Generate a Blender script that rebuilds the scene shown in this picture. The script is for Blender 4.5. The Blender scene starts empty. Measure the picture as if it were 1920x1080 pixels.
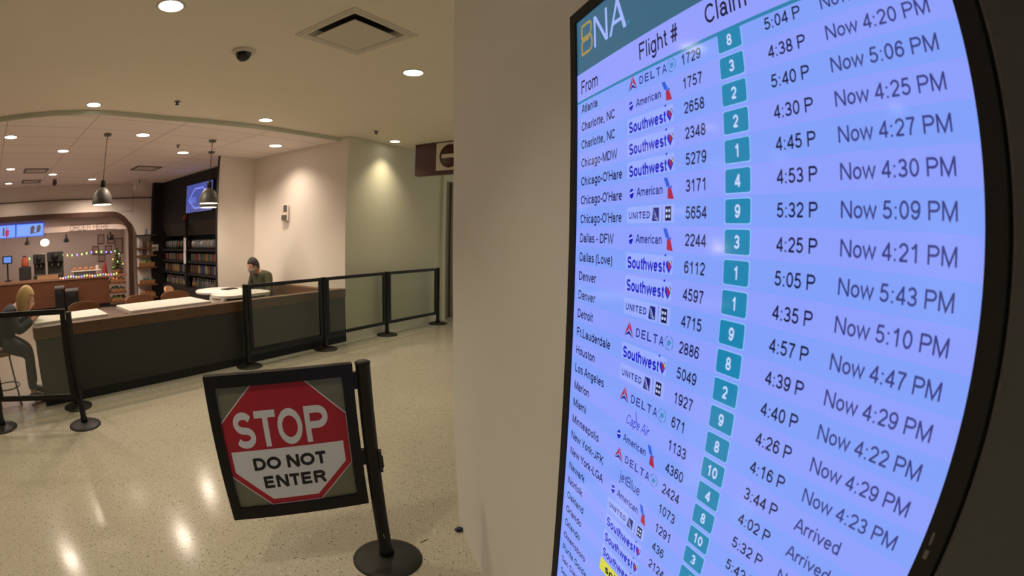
import bpy, bmesh, math, random
from mathutils import Vector as V, Matrix as M
random.seed(7)
SC = bpy.context.scene
COL = SC.collection
PI = math.pi

# ------------------------------------------------------------------ camera
def make_camera():
    yaw, pitch, roll = -.3072, -.1020, .0207
    cd = bpy.data.cameras.new('camera'); co = bpy.data.objects.new('camera', cd)
    COL.objects.link(co); SC.camera = co
    cd.type = 'PANO'                                   # the photograph was shot with a fisheye adaptor
    k = cd.cycles if hasattr(cd, 'cycles') and hasattr(cd.cycles, 'panorama_type') else cd
    k.panorama_type = 'FISHEYE_EQUISOLID'
    k.fisheye_fov = math.pi
    k.fisheye_lens = 931.864/1920*36
    cd.sensor_fit = 'HORIZONTAL'; cd.sensor_width = 36; cd.sensor_height = 20.25
    cd.clip_start = .01
    cd.dof.use_dof = True; cd.dof.focus_distance = 1.5; cd.dof.aperture_fstop = 18
    cy, sy, cp, sp = math.cos(yaw), math.sin(yaw), math.cos(pitch), math.sin(pitch)
    f = V((-sy*cp, cy*cp, sp)); r = V((cy, sy, 0)); u = r.cross(f)
    c, s = math.cos(roll), math.sin(roll)
    m = M((c*r+s*u, -s*r+c*u, -f)).transposed().to_4x4(); m.translation = (0, 0, 1.5)
    co.matrix_world = m
make_camera()

# ------------------------------------------------------------------ world and exposure
SC.view_settings.view_transform = 'Standard'
SC.view_settings.look = 'None'
SC.view_settings.gamma = 1
SC.view_settings.use_curve_mapping = False
SC.view_settings.exposure = 0.0
AMBIENT = .50
W_HALL = 70          # watts of a hall downlight
W_CAFE = 165          # watts of a cafe downlight
HALL_LIGHT = (1, .86, .60)
CAFE_LIGHT = (1, .82, .67)
wd = bpy.data.worlds.new('world'); SC.world = wd; wd.use_nodes = True
wd.node_tree.nodes['Background'].inputs[0].default_value = (.95, .90, .80, 1)
wd.node_tree.nodes['Background'].inputs[1].default_value = AMBIENT

# ------------------------------------------------------------------ materials
def lin(r, g, b):
    f = lambda x: (x/255)/12.92 if x/255 <= .04045 else ((x/255+.055)/1.055)**2.4
    return (f(r), f(g), f(b), 1)
def mat(name, col, rough=.5, metal=0., emit=None, estr=0., spec=.5, noise=0., nscale=20., coat=0.):
    m = bpy.data.materials.new(name); m.use_nodes = True
    nt = m.node_tree; p = nt.nodes['Principled BSDF']
    if len(col) == 3: col = (*col, 1)
    p.inputs['Base Color'].default_value = col
    p.inputs['Roughness'].default_value = rough
    p.inputs['Metallic'].default_value = metal
    p.inputs['Specular IOR Level'].default_value = spec
    p.inputs['Coat Weight'].default_value = coat
    if emit:
        p.inputs['Emission Color'].default_value = emit if len(emit) == 4 else (*emit, 1)
        p.inputs['Emission Strength'].default_value = estr
    if noise:
        tc = nt.nodes.new('ShaderNodeTexCoord'); n = nt.nodes.new('ShaderNodeTexNoise')
        n.inputs['Scale'].default_value = nscale; n.inputs['Detail'].default_value = 4
        mx = nt.nodes.new('ShaderNodeMix'); mx.data_type = 'RGBA'
        mx.inputs['A'].default_value = tuple(x*(1-noise) for x in col[:3])+(1,)
        mx.inputs['B'].default_value = tuple(min(1, x*(1+noise)) for x in col[:3])+(1,)
        nt.links.new(tc.outputs['Object'], n.inputs['Vector'])
        nt.links.new(n.outputs['Fac'], mx.inputs['Factor'])
        nt.links.new(mx.outputs['Result'], p.inputs['Base Color'])
    return m
def glow(name, col, s):
    return mat(name, (.8, .8, .8), .4, emit=col, estr=s)
def screen_mat(name, rgb, s=1.0):
    return mat(name, (.004, .004, .006), .09, emit=lin(*rgb), estr=s, spec=.5)
def glass_mat(name, tint, alpha, haze):
    m = bpy.data.materials.new(name); m.use_nodes = True; nt = m.node_tree; nt.nodes.clear()
    out = nt.nodes.new('ShaderNodeOutputMaterial')
    tr = nt.nodes.new('ShaderNodeBsdfTransparent'); tr.inputs[0].default_value = tint
    df = nt.nodes.new('ShaderNodeBsdfDiffuse'); df.inputs[0].default_value = haze
    gl = nt.nodes.new('ShaderNodeBsdfGlossy'); gl.inputs[1].default_value = .08
    fr = nt.nodes.new('ShaderNodeFresnel'); fr.inputs[0].default_value = 1.45
    m1 = nt.nodes.new('ShaderNodeMixShader'); m1.inputs[0].default_value = alpha
    m2 = nt.nodes.new('ShaderNodeMixShader')
    nt.links.new(tr.outputs[0], m1.inputs[1]); nt.links.new(df.outputs[0], m1.inputs[2])
    ge = nt.nodes.new('ShaderNodeNewGeometry'); iv = nt.nodes.new('ShaderNodeMath'); iv.operation = 'SUBTRACT'; iv.inputs[0].default_value = 1
    mu = nt.nodes.new('ShaderNodeMath'); mu.operation = 'MULTIPLY'
    nt.links.new(ge.outputs['Backfacing'], iv.inputs[1]); nt.links.new(iv.outputs[0], mu.inputs[0]); nt.links.new(fr.outputs[0], mu.inputs[1])
    nt.links.new(mu.outputs[0], m2.inputs[0]); nt.links.new(m1.outputs[0], m2.inputs[1]); nt.links.new(gl.outputs[0], m2.inputs[2])
    nt.links.new(m2.outputs[0], out.inputs[0])
    return m
def wood_mat(name, c1, c2, rough=.45, scale=(3, 40, 40)):
    m = mat(name, c1, rough); nt = m.node_tree; p = nt.nodes['Principled BSDF']
    tc = nt.nodes.new('ShaderNodeTexCoord'); mp = nt.nodes.new('ShaderNodeMapping'); mp.inputs['Scale'].default_value = scale
    n = nt.nodes.new('ShaderNodeTexNoise'); n.inputs['Scale'].default_value = 1.2; n.inputs['Detail'].default_value = 6
    mx = nt.nodes.new('ShaderNodeMix'); mx.data_type = 'RGBA'
    mx.inputs['A'].default_value = c1; mx.inputs['B'].default_value = c2
    nt.links.new(tc.outputs['Object'], mp.inputs[0]); nt.links.new(mp.outputs[0], n.inputs['Vector'])
    nt.links.new(n.outputs['Fac'], mx.inputs['Factor']); nt.links.new(mx.outputs['Result'], p.inputs['Base Color'])
    return m
def terrazzo_mat(name, base, rough):
    m = mat(name, base, rough); nt = m.node_tree; p = nt.nodes['Principled BSDF']
    tc = nt.nodes.new('ShaderNodeTexCoord'); last = None
    cur = nt.nodes.new('ShaderNodeTexNoise'); cur.inputs['Scale'].default_value = 1.3; cur.inputs['Detail'].default_value = 5
    nt.links.new(tc.outputs['Object'], cur.inputs['Vector'])
    mx = nt.nodes.new('ShaderNodeMix'); mx.data_type = 'RGBA'
    mx.inputs['A'].default_value = tuple(x*.9 for x in base[:3])+(1,); mx.inputs['B'].default_value = tuple(x*1.06 for x in base[:3])+(1,)
    nt.links.new(cur.outputs['Fac'], mx.inputs['Factor']); last = mx.outputs['Result']
    for sc, thr, pick, colr in ((120, .32, .87, lin(82, 72, 58)), (90, .28, .92, lin(112, 84, 60)), (140, .36, .80, lin(146, 134, 112)),
                                (62, .25, .95, lin(56, 52, 47)), (70, .26, .96, lin(240, 234, 218))):
        vo = nt.nodes.new('ShaderNodeTexVoronoi'); vo.inputs['Scale'].default_value = sc
        nt.links.new(tc.outputs['Object'], vo.inputs['Vector'])
        lt = nt.nodes.new('ShaderNodeMath'); lt.operation = 'LESS_THAN'; lt.inputs[1].default_value = thr
        nt.links.new(vo.outputs['Distance'], lt.inputs[0])
        sp = nt.nodes.new('ShaderNodeSeparateColor'); nt.links.new(vo.outputs['Color'], sp.inputs[0])
        gt = nt.nodes.new('ShaderNodeMath'); gt.operation = 'GREATER_THAN'; gt.inputs[1].default_value = pick
        nt.links.new(sp.outputs[0], gt.inputs[0])
        mu = nt.nodes.new('ShaderNodeMath'); mu.operation = 'MULTIPLY'
        nt.links.new(lt.outputs[0], mu.inputs[0]); nt.links.new(gt.outputs[0], mu.inputs[1])
        mm = nt.nodes.new('ShaderNodeMix'); mm.data_type = 'RGBA'; mm.inputs['B'].default_value = colr
        nt.links.new(mu.outputs[0], mm.inputs['Factor']); nt.links.new(last, mm.inputs['A']); last = mm.outputs['Result']
    nt.links.new(last, p.inputs['Base Color'])
    p.inputs['Specular IOR Level'].default_value = .12
    # a worn polish: the sheen varies a little from patch to patch
    n2 = nt.nodes.new('ShaderNodeTexNoise'); n2.inputs['Scale'].default_value = 6; nt.links.new(tc.outputs['Object'], n2.inputs['Vector'])
    mr = nt.nodes.new('ShaderNodeMapRange'); mr.inputs['To Min'].default_value = rough*.8; mr.inputs['To Max'].default_value = rough*1.25
    nt.links.new(n2.outputs['Fac'], mr.inputs['Value']); nt.links.new(mr.outputs['Result'], p.inputs['Roughness'])
    return m
def tile_mat(name, base, line, w, h, rough=.8):
    m = mat(name, base, rough); nt = m.node_tree; p = nt.nodes['Principled BSDF']
    tc = nt.nodes.new('ShaderNodeTexCoord'); b = nt.nodes.new('ShaderNodeTexBrick')
    b.offset = 0; b.inputs['Scale'].default_value = 1; b.inputs['Brick Width'].default_value = w; b.inputs['Row Height'].default_value = h
    b.inputs['Mortar Size'].default_value = .012; b.inputs['Mortar Smooth'].default_value = .3
    b.inputs['Color1'].default_value = base; b.inputs['Color2'].default_value = tuple(x*.96 for x in base[:3])+(1,); b.inputs['Mortar'].default_value = line
    nt.links.new(tc.outputs['Object'], b.inputs['Vector']); nt.links.new(b.outputs['Color'], p.inputs['Base Color'])
    return m

MAT = {
 'floor': terrazzo_mat('terrazzo', (.53, .495, .405, 1), .155),
 'border': terrazzo_mat('terrazzo_border', (.45, .445, .375, 1), .2),
 'cafe_floor': mat('cafe_floor', lin(132, 116, 104), .4, noise=.08, nscale=8),
 'ceiling': mat('ceiling_paint', (.84, .77, .64), .9, noise=.02, nscale=3),
 'tiles': tile_mat('ceiling_tiles', (.87, .79, .73, 1), (.58, .50, .45, 1), 1.2, .6),
 'soffit': mat('soffit_trim', lin(196, 198, 178), .7),
 'pillar': mat('pillar_paint', (.83, .825, .82), .75, noise=.02, nscale=5),
 'green_wall': mat('hall_wall_paint', (.70, .68, .53), .8, noise=.03, nscale=2.5),
 'cafe_wall': mat('cafe_wall_paint', (.82, .75, .67), .8, noise=.03, nscale=2.5),
 'facade': mat('cafe_facade_paint', (.70, .62, .55), .8, noise=.03, nscale=3),
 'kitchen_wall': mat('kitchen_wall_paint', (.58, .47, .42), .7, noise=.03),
 'panel_pink': mat('pale_pink_panel', (.72, .58, .52), .6),
 'black': mat('black_powder_coat', lin(15, 15, 14), .45, noise=.15, nscale=60, spec=.35),
 'black_rubber': mat('black_rubber', lin(30, 29, 27), .55, noise=.12, nscale=40),
 'matte_black': mat('matte_black', lin(16, 16, 16), .7),
 'charcoal': mat('charcoal_laminate', lin(44, 44, 40), .55, noise=.1, nscale=4),
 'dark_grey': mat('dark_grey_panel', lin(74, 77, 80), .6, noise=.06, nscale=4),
 'grey': mat('grey_metal', lin(110, 108, 104), .4, .4),
 'chrome': mat('chrome', lin(190, 190, 190), .2, 1.),
 'white': mat('white_laminate', (.80, .76, .70), .35),
 'white_paper': mat('white_paper', (.75, .73, .70), .8),
 'vent_white': mat('vent_white', (.66, .61, .51), .6),
 'vent_dark': mat('vent_dark', lin(30, 28, 26), .8),
 'wood_top': wood_mat('walnut_fascia', lin(104, 72, 40), lin(78, 52, 28)),
 'wood_cab': wood_mat('walnut_cabinet', lin(112, 66, 38), lin(84, 48, 28)),
 'wood_arch': wood_mat('arch_timber', lin(72, 44, 27), lin(56, 33, 20)),
 'wood_chair': wood_mat('chair_wood', lin(130, 82, 46), lin(100, 62, 34)),
 'wood_light': wood_mat('light_wood', lin(190, 150, 108), lin(160, 120, 80)),
 'teal': mat('teal_vinyl', lin(64, 96, 78), .5),
 'red_sheet': mat('red_sign_vinyl', (.40, .022, .035), .35, spec=.3),
 'white_sheet': mat('white_sign_vinyl', (.68, .70, .70), .35, spec=.3),
 'ink': mat('black_ink', lin(20, 20, 20), .5),
 'acrylic': mat('olive_grey_acrylic', (.155, .16, .105), .25, spec=.5),
 'pane': glass_mat('hazy_clear_pane', (.93, .95, .91, 1), .07, (.40, .41, .34, 1)),
 'maroon': mat('maroon_sign', lin(74, 40, 36), .45),
 'sign_white': mat('sign_white', (.66, .60, .50), .5),
 'olive': mat('olive_cloth', lin(74, 76, 56), .85, noise=.2, nscale=30),
 'navy': mat('dark_blue_cloth', lin(38, 44, 56), .85, noise=.2, nscale=30),
 'jean': mat('blue_jean', lin(52, 58, 78), .85, noise=.2, nscale=30),
 'trouser': mat('dark_trouser', lin(36, 36, 38), .85),
 'skin': mat('skin', (.52, .30, .20), .5),
 'hair_dark': mat('dark_hair', lin(34, 26, 22), .6, noise=.3, nscale=80),
 'hair_blond': mat('blond_hair', lin(196, 164, 112), .6, noise=.25, nscale=60),
 'mask': mat('grey_mask', lin(150, 146, 138), .8),
 'shoe': mat('shoe_leather', lin(28, 26, 26), .5),
 'eye': mat('eye', lin(30, 24, 22), .3),
 'lamp_shade': mat('charcoal_lamp_shade', lin(70, 66, 56), .5),
 'lamp_glow': glow('warm_lamp_opening', (1, .85, .62), 9),
 'down_glow': glow('downlight_lens', (1, .93, .84), 7),
 'cafe_glow': glow('cafe_downlight_lens', (1, .84, .74), 6),
 'globe_glow': glow('globe_lamp', (1, .86, .70), 4),
 'trim_ring': mat('downlight_trim', (.66, .60, .50), .5),
 'tree_green': mat('tree_needles', lin(60, 62, 36), .8, noise=.3, nscale=40),
 'red_cone': mat('red_cone', lin(140, 40, 36), .6),
 'gold': mat('gold_ornament', lin(214, 160, 70), .35, .6),
 'orange': mat('orange_item', lin(190, 90, 60), .6),
 'bread': mat('bread', lin(190, 126, 84), .8, noise=.2, nscale=40),
 'produce': mat('green_produce', lin(128, 150, 70), .7, noise=.3, nscale=50),
 'basket': wood_mat('basket', lin(168, 118, 78), lin(120, 80, 50), .7, (40, 40, 60)),
 'bulb_wire': mat('bulb_wire', lin(30, 40, 30), .6),
 'blue_scrap': mat('blue_scrap', lin(32, 40, 62), .5),
 'twig': mat('twig', lin(66, 52, 36), .8),
 # the lit panel of the flight display
 'scr_row_a': screen_mat('screen_row_blue', (130, 160, 250)),
 'scr_row_b': screen_mat('screen_row_lavender', (141, 159, 252)),
 'scr_head': screen_mat('screen_heading_band', (145, 158, 252)),
 'scr_teal': screen_mat('screen_teal_banner', (52, 100, 128)),
 'scr_line': screen_mat('screen_teal_line', (40, 128, 172)),
 'scr_badge': screen_mat('screen_badge', (30, 132, 176)),
 'scr_badge_edge': screen_mat('screen_badge_edge', (150, 196, 255)),
 'scr_white': screen_mat('screen_white', (200, 215, 255)),
 'scr_logo': screen_mat('screen_logo_white', (158, 178, 250)),
 'scr_gold': screen_mat('screen_gold', (158, 140, 80)),
 'scr_ink': screen_mat('screen_ink', (14, 16, 60)),
 'scr_soft': screen_mat('screen_soft_ink', (56, 62, 130)),
 'scr_navy': screen_mat('screen_navy', (26, 30, 120)),
 'scr_blue': screen_mat('screen_blue', (16, 24, 190)),
 'scr_sky': screen_mat('screen_sky', (40, 92, 214)),
 'scr_red': screen_mat('screen_red', (170, 40, 70)),
 'scr_yellow': screen_mat('screen_yellow', (214, 214, 70)),
 'scr_box': screen_mat('screen_logo_box', (152, 172, 255)),
 'menu_blue': screen_mat('menu_board_blue', (128, 170, 255)),
 'menu_edge': screen_mat('menu_board_edge', (70, 96, 230)),
 'menu_red': screen_mat('menu_red', (190, 60, 110)),
 'menu_brown': screen_mat('menu_brown', (104, 88, 92)),
 'menu_line': screen_mat('menu_line', (150, 176, 240)),
 'tv_blue': screen_mat('tv_blue', (72, 82, 158)),
 'tv_line': screen_mat('tv_line', (124, 140, 240)),
 'tv_dark': screen_mat('tv_dark', (58, 60, 110)),
}
BULB = {n: glow('bulb_'+n, c, s) for n, c, s in (('blue', (.08, .05, 1), 4.), ('green', (.12, 1, .10), 1.6), ('yellow', (1, .72, .12), 1.8), ('red', (1, .06, .10), 2.2))}
GOODS = [mat('pack_'+n, lin(*[int(.72*q+8) for q in c]), .45) for n, c in (('yellow', (176, 150, 84)), ('tan', (160, 130, 96)), ('green', (74, 104, 66)), ('red', (150, 56, 52)),
         ('blue', (46, 62, 130)), ('grey', (120, 124, 124)), ('white', (190, 188, 184)), ('brown', (104, 76, 56)))]
SILVER = mat('silver_bag', lin(170, 180, 188), .3, .6)
TEALPACK = mat('pack_teal', lin(80, 120, 112), .5)
CAP = mat('bottle_cap', lin(190, 180, 176), .5)

# ------------------------------------------------------------------ mesh helpers
def bm_new(): return bmesh.new()
def box(bm, lo, hi, mx=None, bev=0.):
    vs = [bm.verts.new((x, y, z)) for x in (lo[0], hi[0]) for y in (lo[1], hi[1]) for z in (lo[2], hi[2])]
    fs = [(0, 1, 3, 2), (4, 6, 7, 5), (0, 4, 5, 1), (2, 3, 7, 6), (0, 2, 6, 4), (1, 5, 7, 3)]
    F = [bm.faces.new([vs[i] for i in f]) for f in fs]
    if bev:
        es = list({e for f in F for e in f.edges})
        r = bmesh.ops.bevel(bm, geom=es, offset=bev, segments=2, affect='EDGES', profile=.5)
        vs = list({v for f in r['faces'] for v in f.verts} | {v for v in vs if v.is_valid})
    if mx is not None: bmesh.ops.transform(bm, matrix=mx, verts=[v for v in vs if v.is_valid])
    return F
def lathe(bm, prof, n=32, centre=(0, 0, 0), mx=None, mi=0, smooth=True):
    rings = []
    new = []
    for r, z in prof:
        if r < 1e-6:
            v = bm.verts.new((centre[0], centre[1], centre[2]+z)); rings.append([v]); new.append(v)
        else:
            ring = [bm.verts.new((centre[0]+r*math.cos(2*PI*i/n), centre[1]+r*math.sin(2*PI*i/n), centre[2]+z)) for i in range(n)]
            rings.append(ring); new += ring
    for a, b in zip(rings, rings[1:]):
        for i in range(n):
            j = (i+1) % n
            if len(a) == 1 and len(b) == 1: continue
            if len(a) == 1: f = bm.faces.new((a[0], b[i], b[j]))
            elif len(b) == 1: f = bm.faces.new((a[j], a[i], b[0]))
            else: f = bm.faces.new((a[j], a[i], b[i], b[j]))
            f.material_index = mi; f.smooth = smooth
    if mx is not None: bmesh.ops.transform(bm, matrix=mx, verts=new)
    return new
def tube(bm, pts, r, n=10, caps=True, mi=0):
    pts = [V(p) for p in pts]; rings = []
    for i, p in enumerate(pts):
        d = (pts[min(i+1, len(pts)-1)]-pts[max(i-1, 0)]).normalized()
        a = d.orthogonal().normalized() if i == 0 else (pa - d*pa.dot(d)).normalized()
        pa = a; b = d.cross(a)
        rr = r[i] if isinstance(r, (list, tuple)) else r
        rings.append([bm.verts.new(p+rr*(math.cos(2*PI*k/n)*a+math.sin(2*PI*k/n)*b)) for k in range(n)])
    for A_, B_ in zip(rings, rings[1:]):
        for k in range(n):
            f = bm.faces.new((A_[k], A_[(k+1) % n], B_[(k+1) % n], B_[k])); f.smooth = True; f.material_index = mi
    if caps:
        f = bm.faces.new(rings[0][::-1]); f.material_index = mi
        f = bm.faces.new(rings[-1]); f.material_index = mi
def prism(bm, poly, z0, z1, mx=None, mi=0):
    a = [bm.verts.new((x, y, z0)) for x, y in poly]; b = [bm.verts.new((x, y, z1)) for x, y in poly]
    fs = [bm.faces.new(a[::-1]), bm.faces.new(b)]
    n = len(poly)
    for i in range(n): fs.append(bm.faces.new((a[i], a[(i+1) % n], b[(i+1) % n], b[i])))
    for f in fs: f.material_index = mi
    if mx is not None: bmesh.ops.transform(bm, matrix=mx, verts=a+b)
    return fs
def ball(bm, c, r, sc=(1, 1, 1), n=12, mi=0):
    r_ = bmesh.ops.create_uvsphere(bm, u_segments=n, v_segments=max(6, n//2+2), radius=r)
    for v in r_['verts']: v.co = V((v.co.x*sc[0]+c[0], v.co.y*sc[1]+c[1], v.co.z*sc[2]+c[2]))
    for f in {f for v in r_['verts'] for f in v.link_faces}: f.material_index = mi; f.smooth = True
    return r_['verts']
def obj(name, bm, mats, parent=None, mx=None, loc=None, rotz=None):
    bmesh.ops.recalc_face_normals(bm, faces=bm.faces[:])
    me = bpy.data.meshes.new(name); bm.to_mesh(me); bm.free()
    for m in (mats if isinstance(mats, (list, tuple)) else [mats]): me.materials.append(MAT[m] if isinstance(m, str) else m)
    o = bpy.data.objects.new(name, me); COL.objects.link(o)
    if parent: o.parent = parent
    if mx is not None: o.matrix_basis = mx
    if loc is not None: o.location = loc
    if rotz is not None: o.rotation_euler = (0, 0, rotz)
    return o
def tag(o, label, cat, group=None):
    o['label'] = label; o['category'] = cat
    if group: o['group'] = group
    return o
def thing(name, label, cat, loc=(0, 0, 0), rotz=0, group=None, mx=None):
    o = bpy.data.objects.new(name, None); COL.objects.link(o); o.empty_display_size = .1
    if mx is not None: o.matrix_basis = mx
    else: o.location = loc; o.rotation_euler = (0, 0, rotz)
    return tag(o, label, cat, group)
def struct(name, bm, mats, mx=None):
    o = obj(name, bm, mats, None, mx); o['kind'] = 'structure'; return o
def dup(root, loc=None, rotz=None, label=None, group=None, mats=None):
    r = root.copy(); COL.objects.link(r)
    if loc is not None: r.location = loc
    if rotz is not None: r.rotation_euler = (0, 0, rotz)
    if label: r['label'] = label
    if group: r['group'] = group
    for ch in list(root.children):
        c = ch.copy(); COL.objects.link(c); c.parent = r
        for g in list(ch.children):
            d = g.copy(); COL.objects.link(d); d.parent = c
    return r

# lettering: a plain grotesque drawn as thick strokes (capitals 1 high), fitted to a width and a cap height
def _arc(cx, cy, rx, ry, a0, a1, n=0):
    n = n or max(3, int(abs(a1-a0)/20))
    return [(cx+rx*math.cos(math.radians(a0+(a1-a0)*i/n)), cy+ry*math.sin(math.radians(a0+(a1-a0)*i/n))) for i in range(n+1)]
def _ell(cx, cy, rx, ry): return _arc(cx, cy, rx, ry, 90, 450, 20)
_b6 = [_ell(.39, .33, .27, .27), [(.64, .74), (.59, .87), (.47, .94), (.34, .93), (.22, .83), (.14, .62), (.12, .34)]]
_archn = [(.13, .38)]+_arc(.37, .43, .24, .24, 180, 0)+[(.61, 0)]
GLYPH = {
 '0': (.78, [_ell(.39, .5, .27, .44)]), '1': (.78, [[(.17, .72), (.34, .82), (.46, .95)], [(.46, 1.0), (.46, 0)]]),
 '2': (.78, [_arc(.39, .68, .27, .26, 172, -28)+[(.12, .06)], [(.10, .06), (.67, .06)]]),
 '3': (.78, [_arc(.37, .715, .24, .225, 165, -90)+[(.30, .49)], _arc(.37, .275, .28, .215, 90, -165)]),
 '4': (.78, [[(.54, 0), (.54, .97)], [(.56, .95), (.08, .26)], [(.05, .26), (.73, .26)]]),
 '5': (.78, [[(.64, .94), (.23, .94), (.15, .48)]+_arc(.37, .33, .28, .27, 140, -160)]),
 '6': (.78, _b6), '7': (.78, [[(.08, .94), (.68, .94)], [(.66, .94), (.5, .70), (.37, .38), (.31, 0)]]),
 '8': (.78, [_ell(.39, .725, .22, .215), _ell(.39, .275, .27, .215)]), '9': (.78, [[(.78-x, 1-y) for x, y in g] for g in _b6]),
 ':': (.39, [[(.19, 0), (.19, .13)], [(.19, .56), (.19, .69)]]), '.': (.39, [[(.19, 0), (.19, .13)]]), ',': (.39, [[(.20, .13), (.20, .0), (.14, -.14)]]),
 '-': (.46, [[(.05, .36), (.41, .36)]]), '`': (.30, [[(.06, 1.0), (.20, .72)]]), '(': (.46, [_arc(.50, .37, .34, .64, 120, 240)]), ')': (.46, [_arc(-.04, .37, .34, .64, 60, -60)]),
 '#': (.80, [[(.20, 0), (.36, 1)], [(.46, 0), (.62, 1)], [(.06, .66), (.76, .66)], [(.02, .34), (.72, .34)]]), ' ': (.39, []),
 'A': (.93, [[(.05, 0), (.43, .98)], [(.50, .98), (.88, 0)], [(.20, .33), (.73, .33)]]),
 'B': (.93, [[(.14, .03), (.14, .97)], [(.14, .94), (.5, .94)]+_arc(.52, .72, .27, .22, 90, -90)+[(.14, .50)], [(.5, .50)]+_arc(.52, .28, .30, .22, 90, -90)+[(.14, .06)]]),
 'C': (1.0, [_arc(.52, .5, .41, .44, 38, 322, 16)]), 'D': (1.0, [[(.14, .03), (.14, .97)], [(.14, .94), (.44, .94)]+_arc(.45, .5, .42, .44, 90, -90, 12)+[(.14, .06)]]),
 'E': (.93, [[(.14, 0), (.14, 1)], [(.14, .94), (.82, .94)], [(.14, .51), (.77, .51)], [(.14, .06), (.84, .06)]]),
 'F': (.85, [[(.14, 0), (.14, 1)], [(.14, .94), (.79, .94)], [(.14, .50), (.70, .50)]]),
 'G': (1.08, [_arc(.53, .5, .43, .44, 42, 330, 16), [(.96, .22), (.96, .46)], [(.58, .46), (1.02, .46)]]),
 'H': (1.0, [[(.14, 0), (.14, 1)], [(.86, 0), (.86, 1)], [(.14, .52), (.86, .52)]]), 'I': (.39, [[(.19, 0), (.19, 1)]]),
 'J': (.70, [[(.54, 1), (.54, .28)]+_arc(.31, .28, .23, .22, 0, -180)]), 'K': (.93, [[(.14, 0), (.14, 1)], [(.82, 1), (.14, .36)], [(.38, .58), (.86, 0)]]),
 'L': (.78, [[(.14, 0), (.14, 1)], [(.14, .06), (.72, .06)]]), 'M': (1.16, [[(.13, 0), (.13, 1)], [(1.03, 0), (1.03, 1)], [(.14, .97), (.58, .05), (1.02, .97)]]),
 'N': (1.0, [[(.13, 0), (.13, 1)], [(.87, 0), (.87, 1)], [(.13, .98), (.87, .02)]]), 'O': (1.08, [_ell(.54, .5, .44, .44)]),
 'P': (.93, [[(.14, 0), (.14, 1)], [(.14, .94), (.5, .94)]+_arc(.52, .705, .29, .235, 90, -90)+[(.14, .47)]]),
 'R': (1.0, [[(.14, 0), (.14, 1)], [(.14, .94), (.54, .94)]+_arc(.56, .72, .28, .22, 90, -90)+[(.14, .50)], [(.52, .50), (.70, .34), (.90, 0)]]),
 'S': (.93, [_arc(.46, .715, .30, .225, 25, 270, 14)+_arc(.47, .275, .33, .215, 90, -155, 14)]), 'T': (.85, [[(.03, .94), (.82, .94)], [(.425, 0), (.425, .97)]]),
 'U': (1.0, [[(.13, 1), (.13, .36)]+_arc(.5, .37, .37, .31, 180, 360, 10)+[(.87, 1)]]),
 'W': (1.32, [[(.04, 1), (.34, .04), (.66, .94), (.98, .04), (1.28, 1)]]), 'Y': (.93, [[(.05, 1), (.46, .46), (.88, 1)], [(.465, .48), (.465, 0)]]),
 'a': (.78, [_ell(.34, .23, .22, .17), [(.12, .50)]+_arc(.36, .47, .22, .20, 160, 0)+[(.58, .14), (.66, .0)]]),
 'b': (.78, [[(.13, 0), (.13, 1)], _ell(.39, .36, .26, .31)]), 'c': (.70, [_arc(.38, .36, .26, .31, 42, 318, 12)]), 'd': (.78, [[(.63, 0), (.63, 1)], _ell(.37, .36, .26, .31)]),
 'e': (.78, [[(.13, .37), (.65, .37)], _arc(.39, .36, .26, .31, 2, 322, 14)]), 'f': (.39, [[(.42, .94), (.30, .94), (.20, .84), (.20, 0)], [(.03, .66), (.38, .66)]]),
 'g': (.78, [_ell(.37, .36, .26, .31), [(.63, .72), (.63, -.04)]+_arc(.38, -.06, .25, .17, 0, -155)]), 'h': (.78, [[(.13, 0), (.13, 1)], _archn]),
 'i': (.31, [[(.155, 0), (.155, .72)], [(.155, .86), (.155, 1)]]), 'j': (.31, [[(.16, .72), (.16, -.12), (.11, -.22), (.0, -.23)], [(.16, .86), (.16, 1)]]),
 'k': (.70, [[(.13, 0), (.13, 1)], [(.60, .72), (.13, .24)], [(.30, .42), (.64, 0)]]), 'l': (.31, [[(.155, 0), (.155, 1)]]),
 'm': (1.16, [[(.13, 0), (.13, .72)], [(.13, .40)]+_arc(.355, .46, .225, .21, 180, 0)+[(.58, 0)], [(.58, .40)]+_arc(.805, .46, .225, .21, 180, 0)+[(1.03, 0)]]),
 'n': (.78, [[(.13, 0), (.13, .72)], _archn]), 'o': (.78, [_ell(.39, .36, .27, .31)]), 'p': (.78, [[(.13, -.27), (.13, .72)], _ell(.39, .36, .26, .31)]),
 'r': (.47, [[(.13, 0), (.13, .72)], [(.13, .42), (.19, .60), (.30, .67), (.46, .65)]]), 's': (.70, [_arc(.34, .52, .21, .15, 28, 270, 10)+_arc(.35, .21, .24, .155, 90, -155, 10)]),
 't': (.39, [[(.20, .92), (.20, .16), (.26, .07), (.39, .06)], [(.03, .66), (.38, .66)]]), 'u': (.78, [[(.13, .72), (.13, .30)]+_arc(.37, .30, .24, .24, 180, 360)+[(.61, .40)], [(.61, .72), (.61, 0)]]),
 'v': (.70, [[(.05, .72), (.35, .04), (.65, .72)]]), 'w': (1.0, [[(.04, .72), (.26, .05), (.50, .68), (.74, .05), (.96, .72)]]), 'y': (.70, [[(.05, .72), (.36, .02)], [(.66, .72), (.34, -.12), (.25, -.22), (.10, -.22)]]),
}
_TX = {}
CAPH = 1.0
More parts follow.
